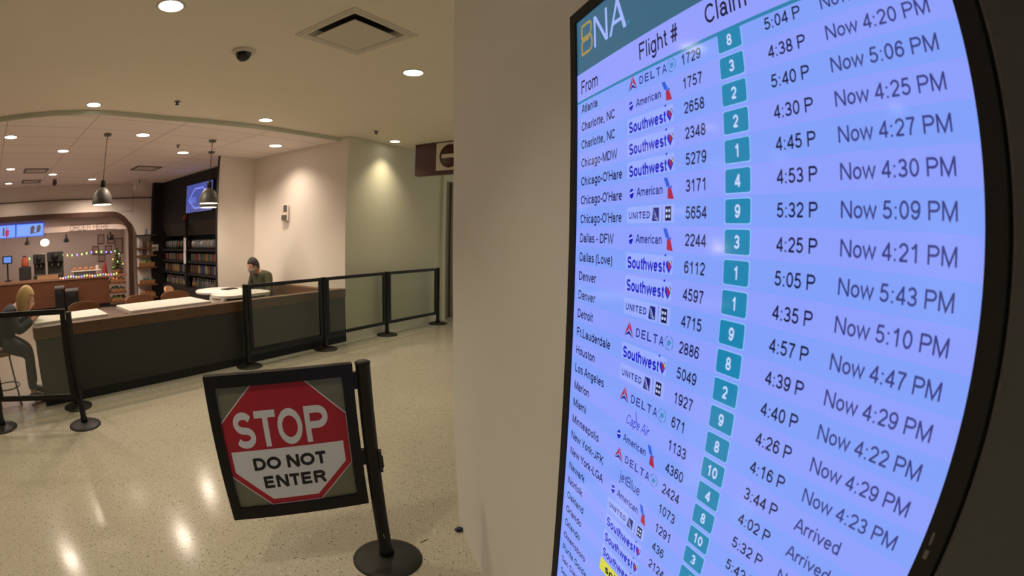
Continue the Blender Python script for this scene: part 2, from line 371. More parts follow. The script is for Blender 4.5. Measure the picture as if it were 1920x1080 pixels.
def text_outline(s, bold=0.):
    k = (s, bold)
    if k in _TX: return _TX[k]
    w = .125+bold; vs = []; fs = []; zq = []; x = 0
    fy = lambda y: w/2+(y-.0625)*(1-w)/.875 if .03 < y < .97 else (0 if abs(y) <= .03 else (1 if abs(y-1) <= .03 else y))
    for ch in s:
        adv, strokes = GLYPH.get(ch, (.4, []))
        ex = bold*.75 if strokes else 0
        for st in strokes:
            pts = [V((x+ex/2+px, fy(py))) for px, py in st]
            closed = (pts[0]-pts[-1]).length < 1e-4
            n = len(pts); L_ = []
            for i in range(n):
                if closed: a, b = pts[i-1 if i else n-2], pts[(i+1) if i < n-1 else 1]
                else: a, b = pts[max(i-1, 0)], pts[min(i+1, n-1)]
                p = pts[i]
                d0 = (p-a).normalized() if (p-a).length > 1e-6 else (b-p).normalized()
                d1 = (b-p).normalized() if (b-p).length > 1e-6 else d0
                n0 = V((-d0.y, d0.x)); n1 = V((-d1.y, d1.x)); m = n0+n1
                if m.length < .3: m = n0
                m.normalize(); k_ = w/2/max(.45, m.dot(n0))
                L_.append((p+m*k_, p-m*k_))
            base = len(vs)
            for a, b in L_: vs += [a, b]
            zq += [len(fs) % 17]*(2*n)
            for i in range(n-1): fs.append((base+2*i, base+2*i+1, base+2*i+3, base+2*i+2))
        x += adv+ex
    vs = [V((v.x, v.y, 1e-5*q)) for v, q in zip(vs, zq)]
    _TX[k] = (vs, fs)
    return _TX[k]
def put_text(bm, s, x, y, w, cap, mi=0, bold=0., align='L', z=0., shear=0.):
    """text with its left edge (or centre) at x, vertical centre of the capitals at y, width w (None: natural)"""
    vs, fs = text_outline(s, bold)
    x0 = min(v.x for v in vs); x1 = max(v.x for v in vs)
    ky = cap/CAPH; kx = ky if w is None else w/(x1-x0)
    ww = (x1-x0)*kx; ox = x if align == 'L' else x-ww/2
    nv = [bm.verts.new((ox+(v.x-x0)*kx+shear*v.y*ky, y-cap/2+v.y*ky, z+v.z)) for v in vs]
    for f in fs:
        try:
            q = bm.faces.new([nv[i] for i in f]); q.material_index = mi
        except ValueError: pass
def flat(bm, poly, z=0., mi=0):
    f = bm.faces.new([bm.verts.new((x, y, z)) for x, y in poly]); f.material_index = mi; return f
def rrect(x0, y0, x1, y1, r, n=4):
    out = []
    for cx, cy, a0 in ((x1-r, y1-r, 0), (x0+r, y1-r, 90), (x0+r, y0+r, 180), (x1-r, y0+r, 270)):
        for i in range(n+1):
            a = math.radians(a0+90*i/n); out.append((cx+r*math.cos(a), cy+r*math.sin(a)))
    return out
def flatobj(name, bm, mats, parent, mx=None):
    """flat artwork: normals stay towards +Z"""
    for f in bm.faces:
        f.normal_update()
        if f.normal.z < 0: f.normal_flip()
    me = bpy.data.meshes.new(name); bm.to_mesh(me); bm.free()
    for m in mats: me.materials.append(MAT[m])
    o = bpy.data.objects.new(name, me); COL.objects.link(o); o.parent = parent
    if mx is not None: o.matrix_basis = mx
    return o

# ------------------------------------------------------------------ frames of reference
PHI = .7909                                   # the cafe front runs at this angle across the hall
A = V((-.2247, 7.0703, 0)); E_ = V((math.cos(PHI), math.sin(PHI), 0)); N_ = V((-E_.y, E_.x, 0))
def L(s, t, z=0.): return A+s*E_+t*N_+V((0, 0, z))
CAFE = M.Translation(A) @ M.Rotation(PHI, 4, 'Z')            # local x along the cafe front, y into the cafe
FROT = PHI-math.radians(12)                                   # the order counter's front is turned a little
FAC = M.Translation(L(-1, 7)) @ M.Rotation(FROT, 4, 'Z')
def Fp(u, d, z=0.): return FAC @ V((u, d, z))
ZH, ZC = 2.93, 2.88                           # hall and cafe ceiling

# ------------------------------------------------------------------ the setting
bm = bm_new(); box(bm, (-11, -4, -.1), (7, 20, 0)); struct('floor', bm, 'floor')
bm = bm_new(); box(bm, (-9, -.31, -.02), (5, 0.02, .002), CAFE); box(bm, (-9, -.50, -.02), (5, -.44, .0015), CAFE); struct('trim_1', bm, 'border')
bm = bm_new(); box(bm, (-9, .02, -.02), (0.02, 9.5, .003)); struct('floor_cafe', bm, 'cafe_floor', CAFE)
bm = bm_new()
o4 = [bm.verts.new((x, y, ZH)) for x, y in ((-11, -4), (7, -4), (7, 20), (-11, 20))]
h4 = [bm.verts.new((-.122+.262*math.sqrt(2)*math.cos(math.radians(a)), 3.31+.262*math.sqrt(2)*math.sin(math.radians(a)), ZH)) for a in (268.3, 358.3, 88.3, 178.3)]
for i in range(4):
    j = (i+1) % 4
    bm.faces.new((o4[i], o4[j], h4[i])); bm.faces.new((o4[j], h4[j], h4[i]))
box(bm, (-11, -4, ZH+.10), (7, 20, ZH+.2)); struct('ceiling', bm, 'ceiling')
SOF = [(.0, .20), (-.6, .235), (-1.45, .28), (-2.1, .37), (-2.78, .45), (-3.3, .46), (-3.73, .49), (-4.2, .65), (-4.55, .81), (-4.92, 1.01), (-6.5, 1.9), (-9, 3.3)]
bm = bm_new(); prism(bm, SOF+[(-9, 9.5), (1.2, 9.5), (1.2, 2.6), (0, 2.6)], ZC, ZH-.002); struct('ceiling_cafe', bm, 'tiles', CAFE)
bm = bm_new()
rib = [(s, t) for s, t in SOF]; rib2 = [(s, t-.03) for s, t in SOF]
prism(bm, rib2+rib[::-1], ZC-.004, ZH-.001); struct('trim_2', bm, 'soffit', CAFE)
# hall wall beyond the cafe corner, and the solid block behind the pink cafe walls
bm = bm_new(); prism(bm, [(0, 0), (2.37, 0), (2.37, 3.2), (.9, 3.2)][::-1] if False else [(0.0, .001), (2.37, .001), (2.37, .4), (.0, .4)], 0, ZH-.001); struct('wall_back', bm, 'green_wall', CAFE)
bm = bm_new(); prism(bm, [(-.002, 0), (.3, .02), (.3, 2.6), (.0, 2.45)], 0, ZC+.02); struct('wall_cafe_right', bm, 'cafe_wall', CAFE)
bm = bm_new(); box(bm, (-.78, 2.45, 0), (.3, 2.50, ZC+.001)); struct('wall_cafe_corner', bm, 'cafe_wall', CAFE)
bm = bm_new(); box(bm, (-.79, 2.445, 0), (-.78, 2.505, ZC)); struct('trim_3', bm, 'matte_black', CAFE)
bm = bm_new(); box(bm, (.3, 2.6, 0), (.8, 3.3, ZC)); struct('wall_cafe_side', bm, 'cafe_wall', CAFE)
# jamb and ribbed shutter door right of the hall wall
bm = bm_new(); box(bm, (2.33, -.05, 0), (2.43, .05, ZH-.001)); struct('trim_4', bm, 'green_wall', CAFE)
bm = bm_new()
x = 2.43
for k in range(10):
    box(bm, (x, .02 if k % 2 else .06, 0.01), (x+.09, .14, 2.5)); x += .09
d = struct('door_1', bm, mat('shutter_grey', lin(124, 116, 92), .6), CAFE)
bm = bm_new(); box(bm, (2.43, .0, 2.5), (3.4, .3, ZH-.001)); struct('wall_over_door', bm, 'green_wall', CAFE)
bm = bm_new(); box(bm, (3.4, .02, 0), (8.2, .3, ZH-.001)); struct('wall_corridor', bm, 'green_wall', CAFE)
# the pillar that carries the flight display: its far end leans back a little
bm = bm_new()
prof = [(-3.2, 0), (2.24, 0), (2.335, .58), (2.335, 1.11), (2.385, 1.86), (2.60, 2.84), (2.62, ZH-.001), (-3.2, ZH-.001)]
a_ = [bm.verts.new((.445, y, z)) for y, z in prof]; b_ = [bm.verts.new((.95, y, z)) for y, z in prof]
bm.faces.new(a_); bm.faces.new(b_[::-1])
for i in range(len(prof)):
    j = (i+1) % len(prof); bm.faces.new((a_[i], b_[i], b_[j], a_[j]))
struct('wall_right', bm, 'pillar')
bm = bm_new(); box(bm, (.425, -2.2, .2), (.446, .088, 2.75)); struct('trim_5', bm, 'dark_grey')  # dark filler panel for the dark band right of the display
bm = bm_new(); box(bm, (-11, -4, 0), (7, -3.8, ZH)); struct('wall_rear', bm, 'pillar')
bm = bm_new(); box(bm, (-11, -4, 0), (-10.8, 3.5, ZH)); struct('wall_left', bm, 'pillar')

# order counter front wall with its round-cornered opening (u along the wall, opening -6.5 .. -.07)
bm = bm_new()
def arch_poly(u0, u1, z0, z1, r, n=10):
    pts = [(u0, z0), (u1, z0)]
    for i in range(n+1):
        a = math.radians(90*i/n); pts.append((u1-r+r*math.cos(a), z1-r+r*math.sin(a)))
    for i in range(n+1):
        a = math.radians(90+90*i/n); pts.append((u0+r+r*math.cos(a), z1-r+r*math.sin(a)))
    return pts
UI0, UI1, ZI, RI = -6.6, -.05, 2.10, .5
inner = arch_poly(UI0, UI1, 0, ZI, RI); outer = arch_poly(UI0-.12, UI1+.12, 0, ZI+.12, RI+.12)
def ring(bm, a, b, y0, y1):
    n = len(a)
    va = [[bm.verts.new((u, y, z)) for u, z in a] for y in (y0, y1)]; vb = [[bm.verts.new((u, y, z)) for u, z in b] for y in (y0, y1)]
    for i in range(1, n):
        j = (i+1) % n
        bm.faces.new((va[0][i], va[0][j], vb[0][j], vb[0][i])); bm.faces.new((va[1][j], va[1][i], vb[1][i], vb[1][j]))
        bm.faces.new((va[0][j], va[0][i], va[1][i], va[1][j])); bm.faces.new((vb[0][i], vb[0][j], vb[1][j], vb[1][i]))
ring(bm, inner, outer, -.10, .06); struct('trim_6', bm, 'wood_arch', FAC)
bm = bm_new()
big = [(UI0-.12, 0), (UI1+.12, 0)]
n = len(outer)
def rect_at(i, pts):
    u, z = pts[i]
    return (u, z)
# wall around the arch, as left pier, right pier and the spandrel above
for (u0, u1, z0, z1) in ((-9, UI0-.10, 0, ZC), (UI1+.10, .9, 0, ZC), (UI0-.12, UI1+.12, ZI+.1, ZC)):
    box(bm, (u0, 0, z0), (u1, .12, z1))
for sgn, uc in ((1, UI1+.11-(RI+.12)), (-1, UI0-.11+(RI+.12))):
    zc = ZI+.12-(RI+.12); R_ = RI+.115
    for i in range(8):
        a0, a1 = math.radians(90*i/8), math.radians(90*(i+1)/8)
        p = [(uc+sgn*R_*math.cos(a0), zc+R_*math.sin(a0)), (uc+sgn*(R_+.01), zc+R_+.01), (uc+sgn*R_*math.cos(a1), zc+R_*math.sin(a1))]
        q = [[bm.verts.new((u, y, z)) for u, z in p] for y in (0.0, .12)]
        bm.faces.new(q[0]); bm.faces.new(q[1][::-1]); bm.faces.new((q[0][0], q[0][2], q[1][2], q[1][0]))
struct('wall_far', bm, 'facade', FAC)
bm = bm_new(); box(bm, (-9, -.04, 2.52), (.9, 0.01, 2.54)); struct('trim_7', bm, mat('shadow_gap', lin(84, 70, 60), .8), FAC)  # thin brown bulkhead ledge across the facade
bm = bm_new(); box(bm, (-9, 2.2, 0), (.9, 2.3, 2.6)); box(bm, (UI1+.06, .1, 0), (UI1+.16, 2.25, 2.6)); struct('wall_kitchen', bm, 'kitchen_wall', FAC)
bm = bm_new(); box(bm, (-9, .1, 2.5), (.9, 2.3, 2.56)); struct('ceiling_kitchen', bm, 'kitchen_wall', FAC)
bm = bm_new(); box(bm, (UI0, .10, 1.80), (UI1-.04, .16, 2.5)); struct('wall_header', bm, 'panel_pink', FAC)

# ------------------------------------------------------------------ lamps
def spot(name, parent, z, watts, col, cone, blend=.5, rad=.085):
    l = bpy.data.lights.new(name, 'SPOT'); l.energy = watts; l.color = col; l.spot_size = math.radians(cone); l.spot_blend = blend; l.shadow_soft_size = rad
    o = bpy.data.objects.new(name, l); COL.objects.link(o); o.parent = parent; o.location = (0, 0, z)
    return o
def downlight(loc, label, glowm, watts, col, cone=110, r=.085, group='recessed downlights', blend=.6):
    t = thing('ceiling_light', label, 'ceiling light', loc, 0, group)
    bm = bm_new(); lathe(bm, [(r, -.001), (r, -.006), (r+.012, -.008), (r+.018, -.002), (r+.018, 0.0)], 32); obj('trim_ring', bm, 'trim_ring', t)
    bm = bm_new(); lathe(bm, [(0, -.003), (r, -.003), (r, .0)], 32); obj('lens', bm, glowm, t)
    spot('lamp', t, -.012, watts, col, cone, blend)
    return t
HALL = [((-1.32, 2.68), 'recessed downlight cut by the top edge of the photo, left of the air diffuser'),
        ((-3.04, 4.58), 'recessed downlight in the hall ceiling nearest the grey soffit edge at left'),
        ((-1.26, 5.99), 'recessed downlight just in front of the soffit edge, left of the hall wall'),
        ((.385, 4.15), 'recessed downlight beside the air diffuser, nearest the pillar edge'),
        ((.47, 7.42), 'recessed downlight washing the grey green hall wall beside the hanging sign')]
for (x, y), lb in HALL:
    downlight((x, y, ZH), lb, 'down_glow', W_HALL if y < 7 else W_HALL*1.0, HALL_LIGHT, 110 if y < 7 else 106, .085 if y < 7 else .075, group='hall downlights', blend=.6 if y < 7 else 1.)
for x, y in ((-1.9, .4), (-3.6, 2.2), (-.6, -1.2), (-5.2, 1.0), (-3.2, -1.6), (-6.0, 3.2), (-.9, .9), (-7.4, 1.2), (3.2, 6.0), (2.6, 4.6)):  # unseen lamps added out of frame to light the foreground
    downlight((x, y, ZH), 'recessed downlight of the hall ceiling outside the photo', 'down_glow', W_HALL*(.6 if x < -3 else 1), HALL_LIGHT, group='hall downlights out of view')
CAFEL = [((-4.70, 1.85), 'bright cafe downlight at the left edge, nearest the soffit'),
         ((-2.69, 1.36), 'bright cafe downlight between the two pendant cords'),
         ((-3.67, 2.83), 'bright cafe downlight left of the left pendant lamp, above the timber arch'),
         ((-1.54, 2.44), 'bright cafe downlight left of the black edged wall corner'),
         ((-.51, 1.12), 'bright cafe downlight washing the pale pink wall'),
         ((-4.55, 4.72), 'bright cafe downlight at the left edge, middle of three'),
         ((-3.47, 5.5), 'bright cafe downlight above the order counter, second row from the arch'),
         ((-2.31, 6.3), 'bright cafe downlight just left of the left pendant shade'),
         ((-4.5, 6.9), 'bright cafe downlight at the left edge, lowest of three')]
for (s, t), lb in CAFEL:
    p = L(s, t, ZC); near = s > -.6
    downlight(p, lb, 'cafe_glow', W_CAFE*(.75 if near else (.25 if s < -4 else 1.3) if t > 6 else 1. if t > 5 else 1), CAFE_LIGHT, 132 if near else 150, .10, group='cafe downlights', blend=1. if near else .6)
for s, t in ((-6.5, 3.2), (-6.2, 5.6)):
    downlight(L(s, t, ZC), 'cafe downlight outside the photo at left', 'cafe_glow', W_CAFE, CAFE_LIGHT, group='cafe downlights out of view')
def pendant(s, t, zb, label, scale=1., mx=None, ztop=ZC, watts=6., group='bell pendant lamps'):
    p = L(s, t, zb) if mx is None else mx
    o = thing('pendant_lamp', label, 'pendant lamp', p, 0, group)
    k = scale
    bm = bm_new(); lathe(bm, [(.15*k, 0), (.152*k, .012*k), (.146*k, .06*k), (.128*k, .12*k), (.098*k, .17*k), (.058*k, .205*k), (.036*k, .215*k), (.03*k, .215*k), (.05*k, .198*k), (.09*k, .165*k), (.12*k, .115*k), (.138*k, .058*k), (.143*k, 0), (.15*k, 0)], 32)
    sh = obj('lamp_shade', bm, 'lamp_shade', o)
    bm = bm_new(); lathe(bm, [(0, .31*k), (.03*k, .31*k), (.036*k, .30*k), (.037*k, .212*k), (0, .212*k)], 24); obj('socket', bm, 'black', o)
    bm = bm_new(); lathe(bm, [(0, .004*k), (.142*k, .004*k), (.142*k, .012*k), (0, .012*k)], 32); obj('diffuser', bm, 'lamp_glow', o)
    bm = bm_new(); tube(bm, [(0, 0, .305*k), (0, 0, ztop-p[2]-.02)], .005, 8); obj('cord', bm, 'black', o)
    bm = bm_new(); lathe(bm, [(0, ztop-p[2]-.03), (.05, ztop-p[2]-.03), (.058, ztop-p[2]-.02), (.058, ztop-p[2]), (0, ztop-p[2])], 24); obj('ceiling_canopy', bm, 'grey', o)
    spot('lamp', o, -.004, watts, CAFE_LIGHT, 120, .5)
    return o
pendant(-3.22, 1.45, 1.975, 'bell pendant lamp hanging alone over the left white table')
pendant(-1.57, 1.28, 1.985, 'bell pendant lamp in front of the blue screen, nearer of the two')
pB = pendant(-1.125, 2.145, 1.985, 'bell pendant lamp behind and half hidden by the nearer one at the blue screen')
for u, lb in ((-3.06, 'small bell pendant over the order counter, left of the globe lamp'), (-1.84, 'small bell pendant over the order counter, right of the globe lamp'), (-.5, 'small black bell pendant over the order counter at the arch corner')):
    pendant(0, 0, 0, lb, .62, Fp(u, 1.0, 1.56), 2.5, 3., 'small pendants in the arch')
o = thing('globe_lamp', 'glowing oval lamp hanging inside the arch left of ORDER HERE', 'lamp', Fp(-2.5, .95, 1.59))
bm = bm_new(); ball(bm, (0, 0, 0), .14, (1, 1, .62), 24); obj('globe', bm, 'globe_glow', o)
bm = bm_new(); tube(bm, [(0, 0, .08), (0, 0, .9)], .006, 8); obj('cord', bm, 'black', o)
pl = bpy.data.lights.new('lamp', 'POINT'); pl.energy = 10; pl.color = CAFE_LIGHT; pl.shadow_soft_size = .12
po = bpy.data.objects.new('lamp', pl); COL.objects.link(po); po.parent = o; po.location = (0, -.1, -.22)

for u in (-.9, -2.3, -3.7, -5.2):  # added lamps, hidden by the header, that brighten the kitchen
    downlight(Fp(u, 1.1, 2.5), 'downlight over the order counter, hidden behind the pale panel', 'cafe_glow', 34, CAFE_LIGHT, 140, .07, group='kitchen downlights')
# ------------------------------------------------------------------ ceiling fittings
t = thing('ceiling_vent', 'square white air diffuser in the hall ceiling with dark inner slots', 'air vent', (-.122, 3.31, ZH), math.radians(43.3))
bm = bm_new()
def sq_ring(bm, r0, r1, z0, z1):
    for (x0, y0, x1, y1) in ((-r1, -r1, r1, -r0), (-r1, r0, r1, r1), (-r1, -r0, -r0, r0), (r0, -r0, r1, r0)): box(bm, (x0, y0, z0), (x1, y1, z1))
sq_ring(bm, .285, .312, -.007, 0); sq_ring(bm, .274, .286, -.010, 0); obj('frame', bm, 'vent_white', t)
bm = bm_new()
v = []
for r, z in ((.276, -.010), (.250, -.006), (.222, .05)):
    v.append([bm.verts.new((sx*r, sy*r, z)) for sx, sy in ((-1, -1), (1, -1), (1, 1), (-1, 1))])
for a_, b_ in zip(v, v[1:]):
    for i in range(4): bm.faces.new((a_[i], a_[(i+1) % 4], b_[(i+1) % 4], b_[i]))
obj('throat', bm, 'vent_white', t)
bm = bm_new(); box(bm, (-.225, -.225, .045), (.225, .225, .05)); obj('duct', bm, 'vent_dark', t)
bm = bm_new(); box(bm, (-.205, -.205, -.026), (.205, .205, -.016), None, .004); obj('centre_plate', bm, 'vent_white', t)

t = thing('dome_camera', 'black dome security camera with white ring on the hall ceiling', 'security camera', (-1.01, 3.61, ZH))
bm = bm_new(); lathe(bm, [(.10, 0), (.10, -.012), (.092, -.02), (.06, -.022)], 32); obj('mounting_ring', bm, 'vent_white', t)
bm = bm_new(); lathe(bm, [(.066, -.016), (.062, -.04), (.048, -.066), (.026, -.082), (0, -.088)], 32); obj('dome', bm, mat('dome_plastic', lin(22, 22, 22), .15), t)
def sprinkler(loc, label):
    t = thing('sprinkler_head', label, 'sprinkler', loc, 0, 'ceiling sprinklers')
    bm = bm_new(); lathe(bm, [(.036, 0), (.036, -.006), (.02, -.01), (0, -.01)], 20); obj('plate', bm, 'grey', t)
    bm = bm_new(); lathe(bm, [(0.0, -.01), (.012, -.01), (.01, -.03), (.024, -.034), (.024, -.038), (0, -.038)], 16); obj('deflector', bm, 'vent_dark', t)
sprinkler((-2.07, 4.88, ZH), 'sprinkler head in the hall ceiling above the soffit edge, right of the left downlight')
sprinkler((.16, 6.71, ZH), 'faint sprinkler head in the hall ceiling left of the wall washing downlight')
sprinkler(L(-1.9, 1.85, ZC), 'sprinkler head in the tiled cafe ceiling between the pendant cords')
for s, t_, w, lb in ((-1.55, 4.35, .55, 'dark framed air vent in the cafe ceiling left of the black cooler'), (-3.95, 4.95, .55, 'faint air vent in the cafe ceiling beside the middle left downlight'), (-3.9, 6.6, .5, 'faint air vent in the cafe ceiling beside the lowest left downlight')):
    t = thing('ceiling_vent', lb, 'air vent', L(s, t_, ZC), PHI, 'cafe ceiling vents')
    bm = bm_new(); sq_ring(bm, w*.42, w*.5, -.014, 0); obj('frame', bm, mat('vent_frame', lin(96, 80, 70), .6), t)
    bm = bm_new()
    for k in range(7): box(bm, (-w*.42, -w*.42+k*w*.12, -.012), (w*.42, -w*.42+k*w*.12+.02, -.004))
    obj('louvre', bm, 'vent_white', t)
t = thing('ceiling_camera', 'small dark camera hanging from the cafe ceiling at left', 'security camera', L(-3.3, 6.3, ZC))
bm = bm_new(); lathe(bm, [(.05, 0), (.05, -.03), (.03, -.04), (0, -.04)], 20); obj('base', bm, 'grey', t)
bm = bm_new(); ball(bm, (0, 0, -.08), .06); obj('housing', bm, mat('camera_grey', lin(80, 66, 58), .5), t)
t = thing('speaker_box', 'pale boxy fitting hanging from the cafe ceiling left of the black cooler', 'ceiling fitting', L(-1.05, 6.2, ZC), PHI)
bm = bm_new(); tube(bm, [(0, 0, 0), (0, 0, -.10)], .012); obj('stem', bm, 'grey', t)
bm = bm_new(); box(bm, (-.14, -.10, -.24), (.14, .10, -.09), None, .02); obj('body', bm, 'vent_white', t)

# ------------------------------------------------------------------ flight information display
S = .0376
DM = M(((0, 0, -1, .426), (-1, 0, 0, 23.9899*S), (0, 1, 0, 1.5+7.1262*S), (0, 0, 0, 1)))
disp = thing('flight_display', 'tall lit flight arrivals screen with thin black bezel on the pillar', 'screen', mx=DM)
X0, X1, Y0, Y1 = -.45, 20.81, -32.3, 5.52
BL, BR, BT, BB = -1.17, 21.46, 6.24, -33.1
def sc(pts): return [(x*S, y*S) for x, y in pts]
bm = bm_new()
for (x0, y0, x1, y1) in ((BL, BB, X0, BT), (X1, BB, BR, BT), (X0, Y1, X1, BT), (X0, BB, X1, Y0)):
    box(bm, (x0*S, y0*S, -.019), (x1*S, y1*S, .004))
bez = obj('bezel', bm, 'matte_black', disp)
bm = bm_new(); box(bm, (21.00*S, -13.95*S, .004), (21.14*S, -13.7*S, .0045)); box(bm, (21.02*S, -13.55*S, .004), (21.1*S, -13.2*S, .0045)); obj('badge', bm, 'grey', bez)  # two small grey marks on the bezel face
bm = bm_new(); box(bm, (X0*S, Y0*S, -.019), (X1*S, Y1*S, -.0012))
for f in bm.faces: f.material_index = 0
ye = .42
flat(bm, sc([(X0, .36), (X1, .36), (X1, 2.1), (X0, 2.1)]), 0, 3)
flat(bm, sc([(X0, 2.1), (X1, 2.1), (X1, Y1), (X0, Y1)]), 0, 4)
for r in range(0, 33):
    y1 = -r+.5 if r else .36; y0 = max(-r-.5, Y0)
    flat(bm, sc([(X0, y0), (X1, y0), (X1, y1), (X0, y1)]), 0, 1+(r % 2))
scr = obj('lit_panel', bm, ['matte_black', 'scr_row_a', 'scr_row_b', 'scr_head', 'scr_teal'], disp)
def art(name, build, mats, z=.0006):
    bm = bm_new(); build(bm)
    for v in bm.verts: v.co.x *= S; v.co.y *= S
    return flatobj(name, bm, mats, scr, M.Translation((0, 0, z)))
art('heading_line', lambda b: flat(b, [(X0, .33), (X1, .33), (X1, .47), (X0, .47)]), ['scr_line'])
def stroke(bm, pts, w, mi=0):
    for (x0, y0), (x1, y1) in zip(pts, pts[1:]):
        d = V((x1-x0, y1-y0)); n = V((-d.y, d.x)).normalized()*w/2
        flat(bm, [(x0+n.x, y0+n.y), (x1+n.x, y1+n.y), (x1-n.x, y1-n.y), (x0-n.x, y0-n.y)], 0, mi)
def logo(b):
    # letters B (gold outline), N and A
    stroke(b, [(.25, 3.10), (.25, 3.98), (1.15, 3.98)], .17, 1)
    stroke(b, [(.25, 4.16), (.25, 4.98), (1.2, 4.98)], .17, 1)
    stroke(b, [(1.2, 4.98), (1.38, 4.88), (1.44, 4.66), (1.36, 4.36), (1.22, 4.16), (.25, 4.16)], .17, 1)
    stroke(b, [(.25, 3.18), (1.15, 3.18), (1.42, 3.3), (1.5, 3.6), (1.46, 3.9), (1.3, 4.14)], .17, 1)
    flat(b, [(1.74, 3.1), (1.95, 3.1), (1.95, 5.0), (1.74, 5.0)]); flat(b, [(3.06, 3.1), (3.28, 3.1), (3.28, 5.0), (3.06, 5.0)])
    flat(b, [(1.74, 5.0), (2.0, 5.0), (3.28, 3.1), (3.02, 3.1)])
    flat(b, [(3.42, 3.1), (3.66, 3.1), (4.5, 5.0), (4.28, 5.0)]); flat(b, [(5.16, 3.1), (4.86, 3.1), (4.22, 5.0), (4.5, 5.0)])
    flat(b, [(3.78, 3.62), (4.86, 3.62), (4.78, 3.84), (3.88, 3.84)])
    flat(b, [(5.36+.11*math.cos(2*PI*i/12), 3.26+.11*math.sin(2*PI*i/12)) for i in range(12)], 0, 2)
art('airport_logo', logo, ['scr_logo', 'scr_gold', 'scr_line'])
for a_ in (('From', .1, 1.22, 1.95, .78), ('Flight #', 6.16, 1.36, 2.95, .82), ('Claim', 10.92, 1.4, 2.3, .82)):
    art('column_heading', lambda b: put_text(b, *a_, 0, .015), ['scr_ink'])

# airline marks, drawn in row units with (0,0) at the logo's left, row centre
def lg_delta(b):
    flat(b, [(.02, -.30), (.42, .02), (.44, .36)], 0, 2); flat(b, [(.46, .36), (.46, .02), (.82, -.30)], 0, 2)
    flat(b, [(.02, -.34), (.42, -.06), (.82, -.34), (.42, -.2)], 0, 1)
    x = 1.02
    for ch in 'DELTA':
        put_text(b, ch, x, -.02, .32, .38, 1, .04); x += .45
    for i in range(14):
        if i % 4 == 3: continue
        a0, a1 = 2*PI*i/14, 2*PI*(i+1)/14
        flat(b, [(3.5+.3*math.cos(a0), .0+.3*math.sin(a0)), (3.5+.3*math.cos(a1), .3*math.sin(a1)), (3.5+.26*math.cos(a1), .26*math.sin(a1)), (3.5+.26*math.cos(a0), .26*math.sin(a0))], 0, 3)
    stroke(b, [(3.36, -.1), (3.56, .12)], .06, 3); stroke(b, [(3.46, -.12), (3.64, .06)], .06, 3); stroke(b, [(3.38, .08), (3.6, .0)], .05, 3)
def lg_american(b):
    flat(b, [(.24+.17*math.cos(2*PI*i/16), -.05+.22*math.sin(2*PI*i/16)) for i in range(16)], 0, 4)
    flat(b, [(.10, -.02), (.40, .06), (.40, .0), (.10, -.08)], 0.0003, 7)
    put_text(b, 'American', .66, -.02, 1.98, .37, 1, .035)
    flat(b, [(2.72, .42), (2.96, .42), (3.16, .08), (2.92, .04)], 0, 6); flat(b, [(3.0, -.0), (3.22, .04), (3.42, -.46), (3.0, -.42)], 0, 2); flat(b, [(2.98, .04), (3.26, .08), (3.3, .0), (3.08, -.04)], 0, 6)
def lg_southwest(b):
    put_text(b, 'Southwest', .02, -.06, 2.92, .52, 4, .08)
    stroke(b, [(2.88, .34), (2.98, .40)], .08, 4)
    h = [(3.2, -.34), (3.0, -.06), (3.0, .1), (3.1, .18), (3.2, .08), (3.3, .2), (3.4, .12), (3.4, -.04)]
    flat(b, h, 0, 4)
    flat(b, [(3.08, .12), (3.2, -.18), (3.34, -.1), (3.22, .06)], .0003, 2); flat(b, [(3.26, .14), (3.38, -.06), (3.38, .06), (3.32, .16)], .0003, 8)
def lg_united(b):
    x = .04
    for ch, w in zip('UNITED', (.24, .25, .08, .25, .22, .25)):
        put_text(b, ch, x, -.02, w, .30, 1, .07); x += w+.08
    flat(b, [(1.9, -.28), (2.4, -.28), (2.4, .26), (1.98, .26)], 0, 9)
    for k in range(5):
        stroke(b, [(1.96+.02*k, .2-.09*k), (2.1+.05*k, .12-.09*k), (2.3, -.26+.02*k)], .025, 7)
    stroke(b, [(2.62, -.36), (2.62, .34)], .025, 1)
    flat(b, [(2.84, -.28), (3.24, -.28), (3.24, .28), (2.84, .28)], 0, 10)
    for sx in (-1, 1):
        for sy in (-1, 1):
            cx, cy = 3.04+sx*.085, sy*.11
            flat(b, [(cx+.06*math.cos(2*PI*i/8), cy+.07*math.sin(2*PI*i/8)) for i in range(8)], .0003, 7)
def lg_capeair(b): put_text(b, 'Cape Air', .75, -.04, 1.9, .46, 4, -.02, shear=.25); stroke(b, [(1.5, .5), (1.66, .1), (1.78, -.06)], .05, 4)
def lg_jetblue(b): put_text(b, 'jetBlue', .72, -.02, 1.85, .52, 1)
def lg_spirit(b): flat(b, [(-.1, -.42), (3.3, -.42), (3.3, .42), (-.1, .42)], -.0002, 8); put_text(b, 'spirit', .5, .0, 2.0, .5, 10, .10)
LM = ['scr_ink', 'scr_navy', 'scr_red', 'scr_line', 'scr_blue', 'scr_sky', 'scr_sky', 'scr_white', 'scr_yellow', 'scr_navy', 'scr_ink', 'scr_box']
LOGO = {'D': lg_delta, 'A': lg_american, 'S': lg_southwest, 'U': lg_united, 'C': lg_capeair, 'J': lg_jetblue, 'P': lg_spirit}
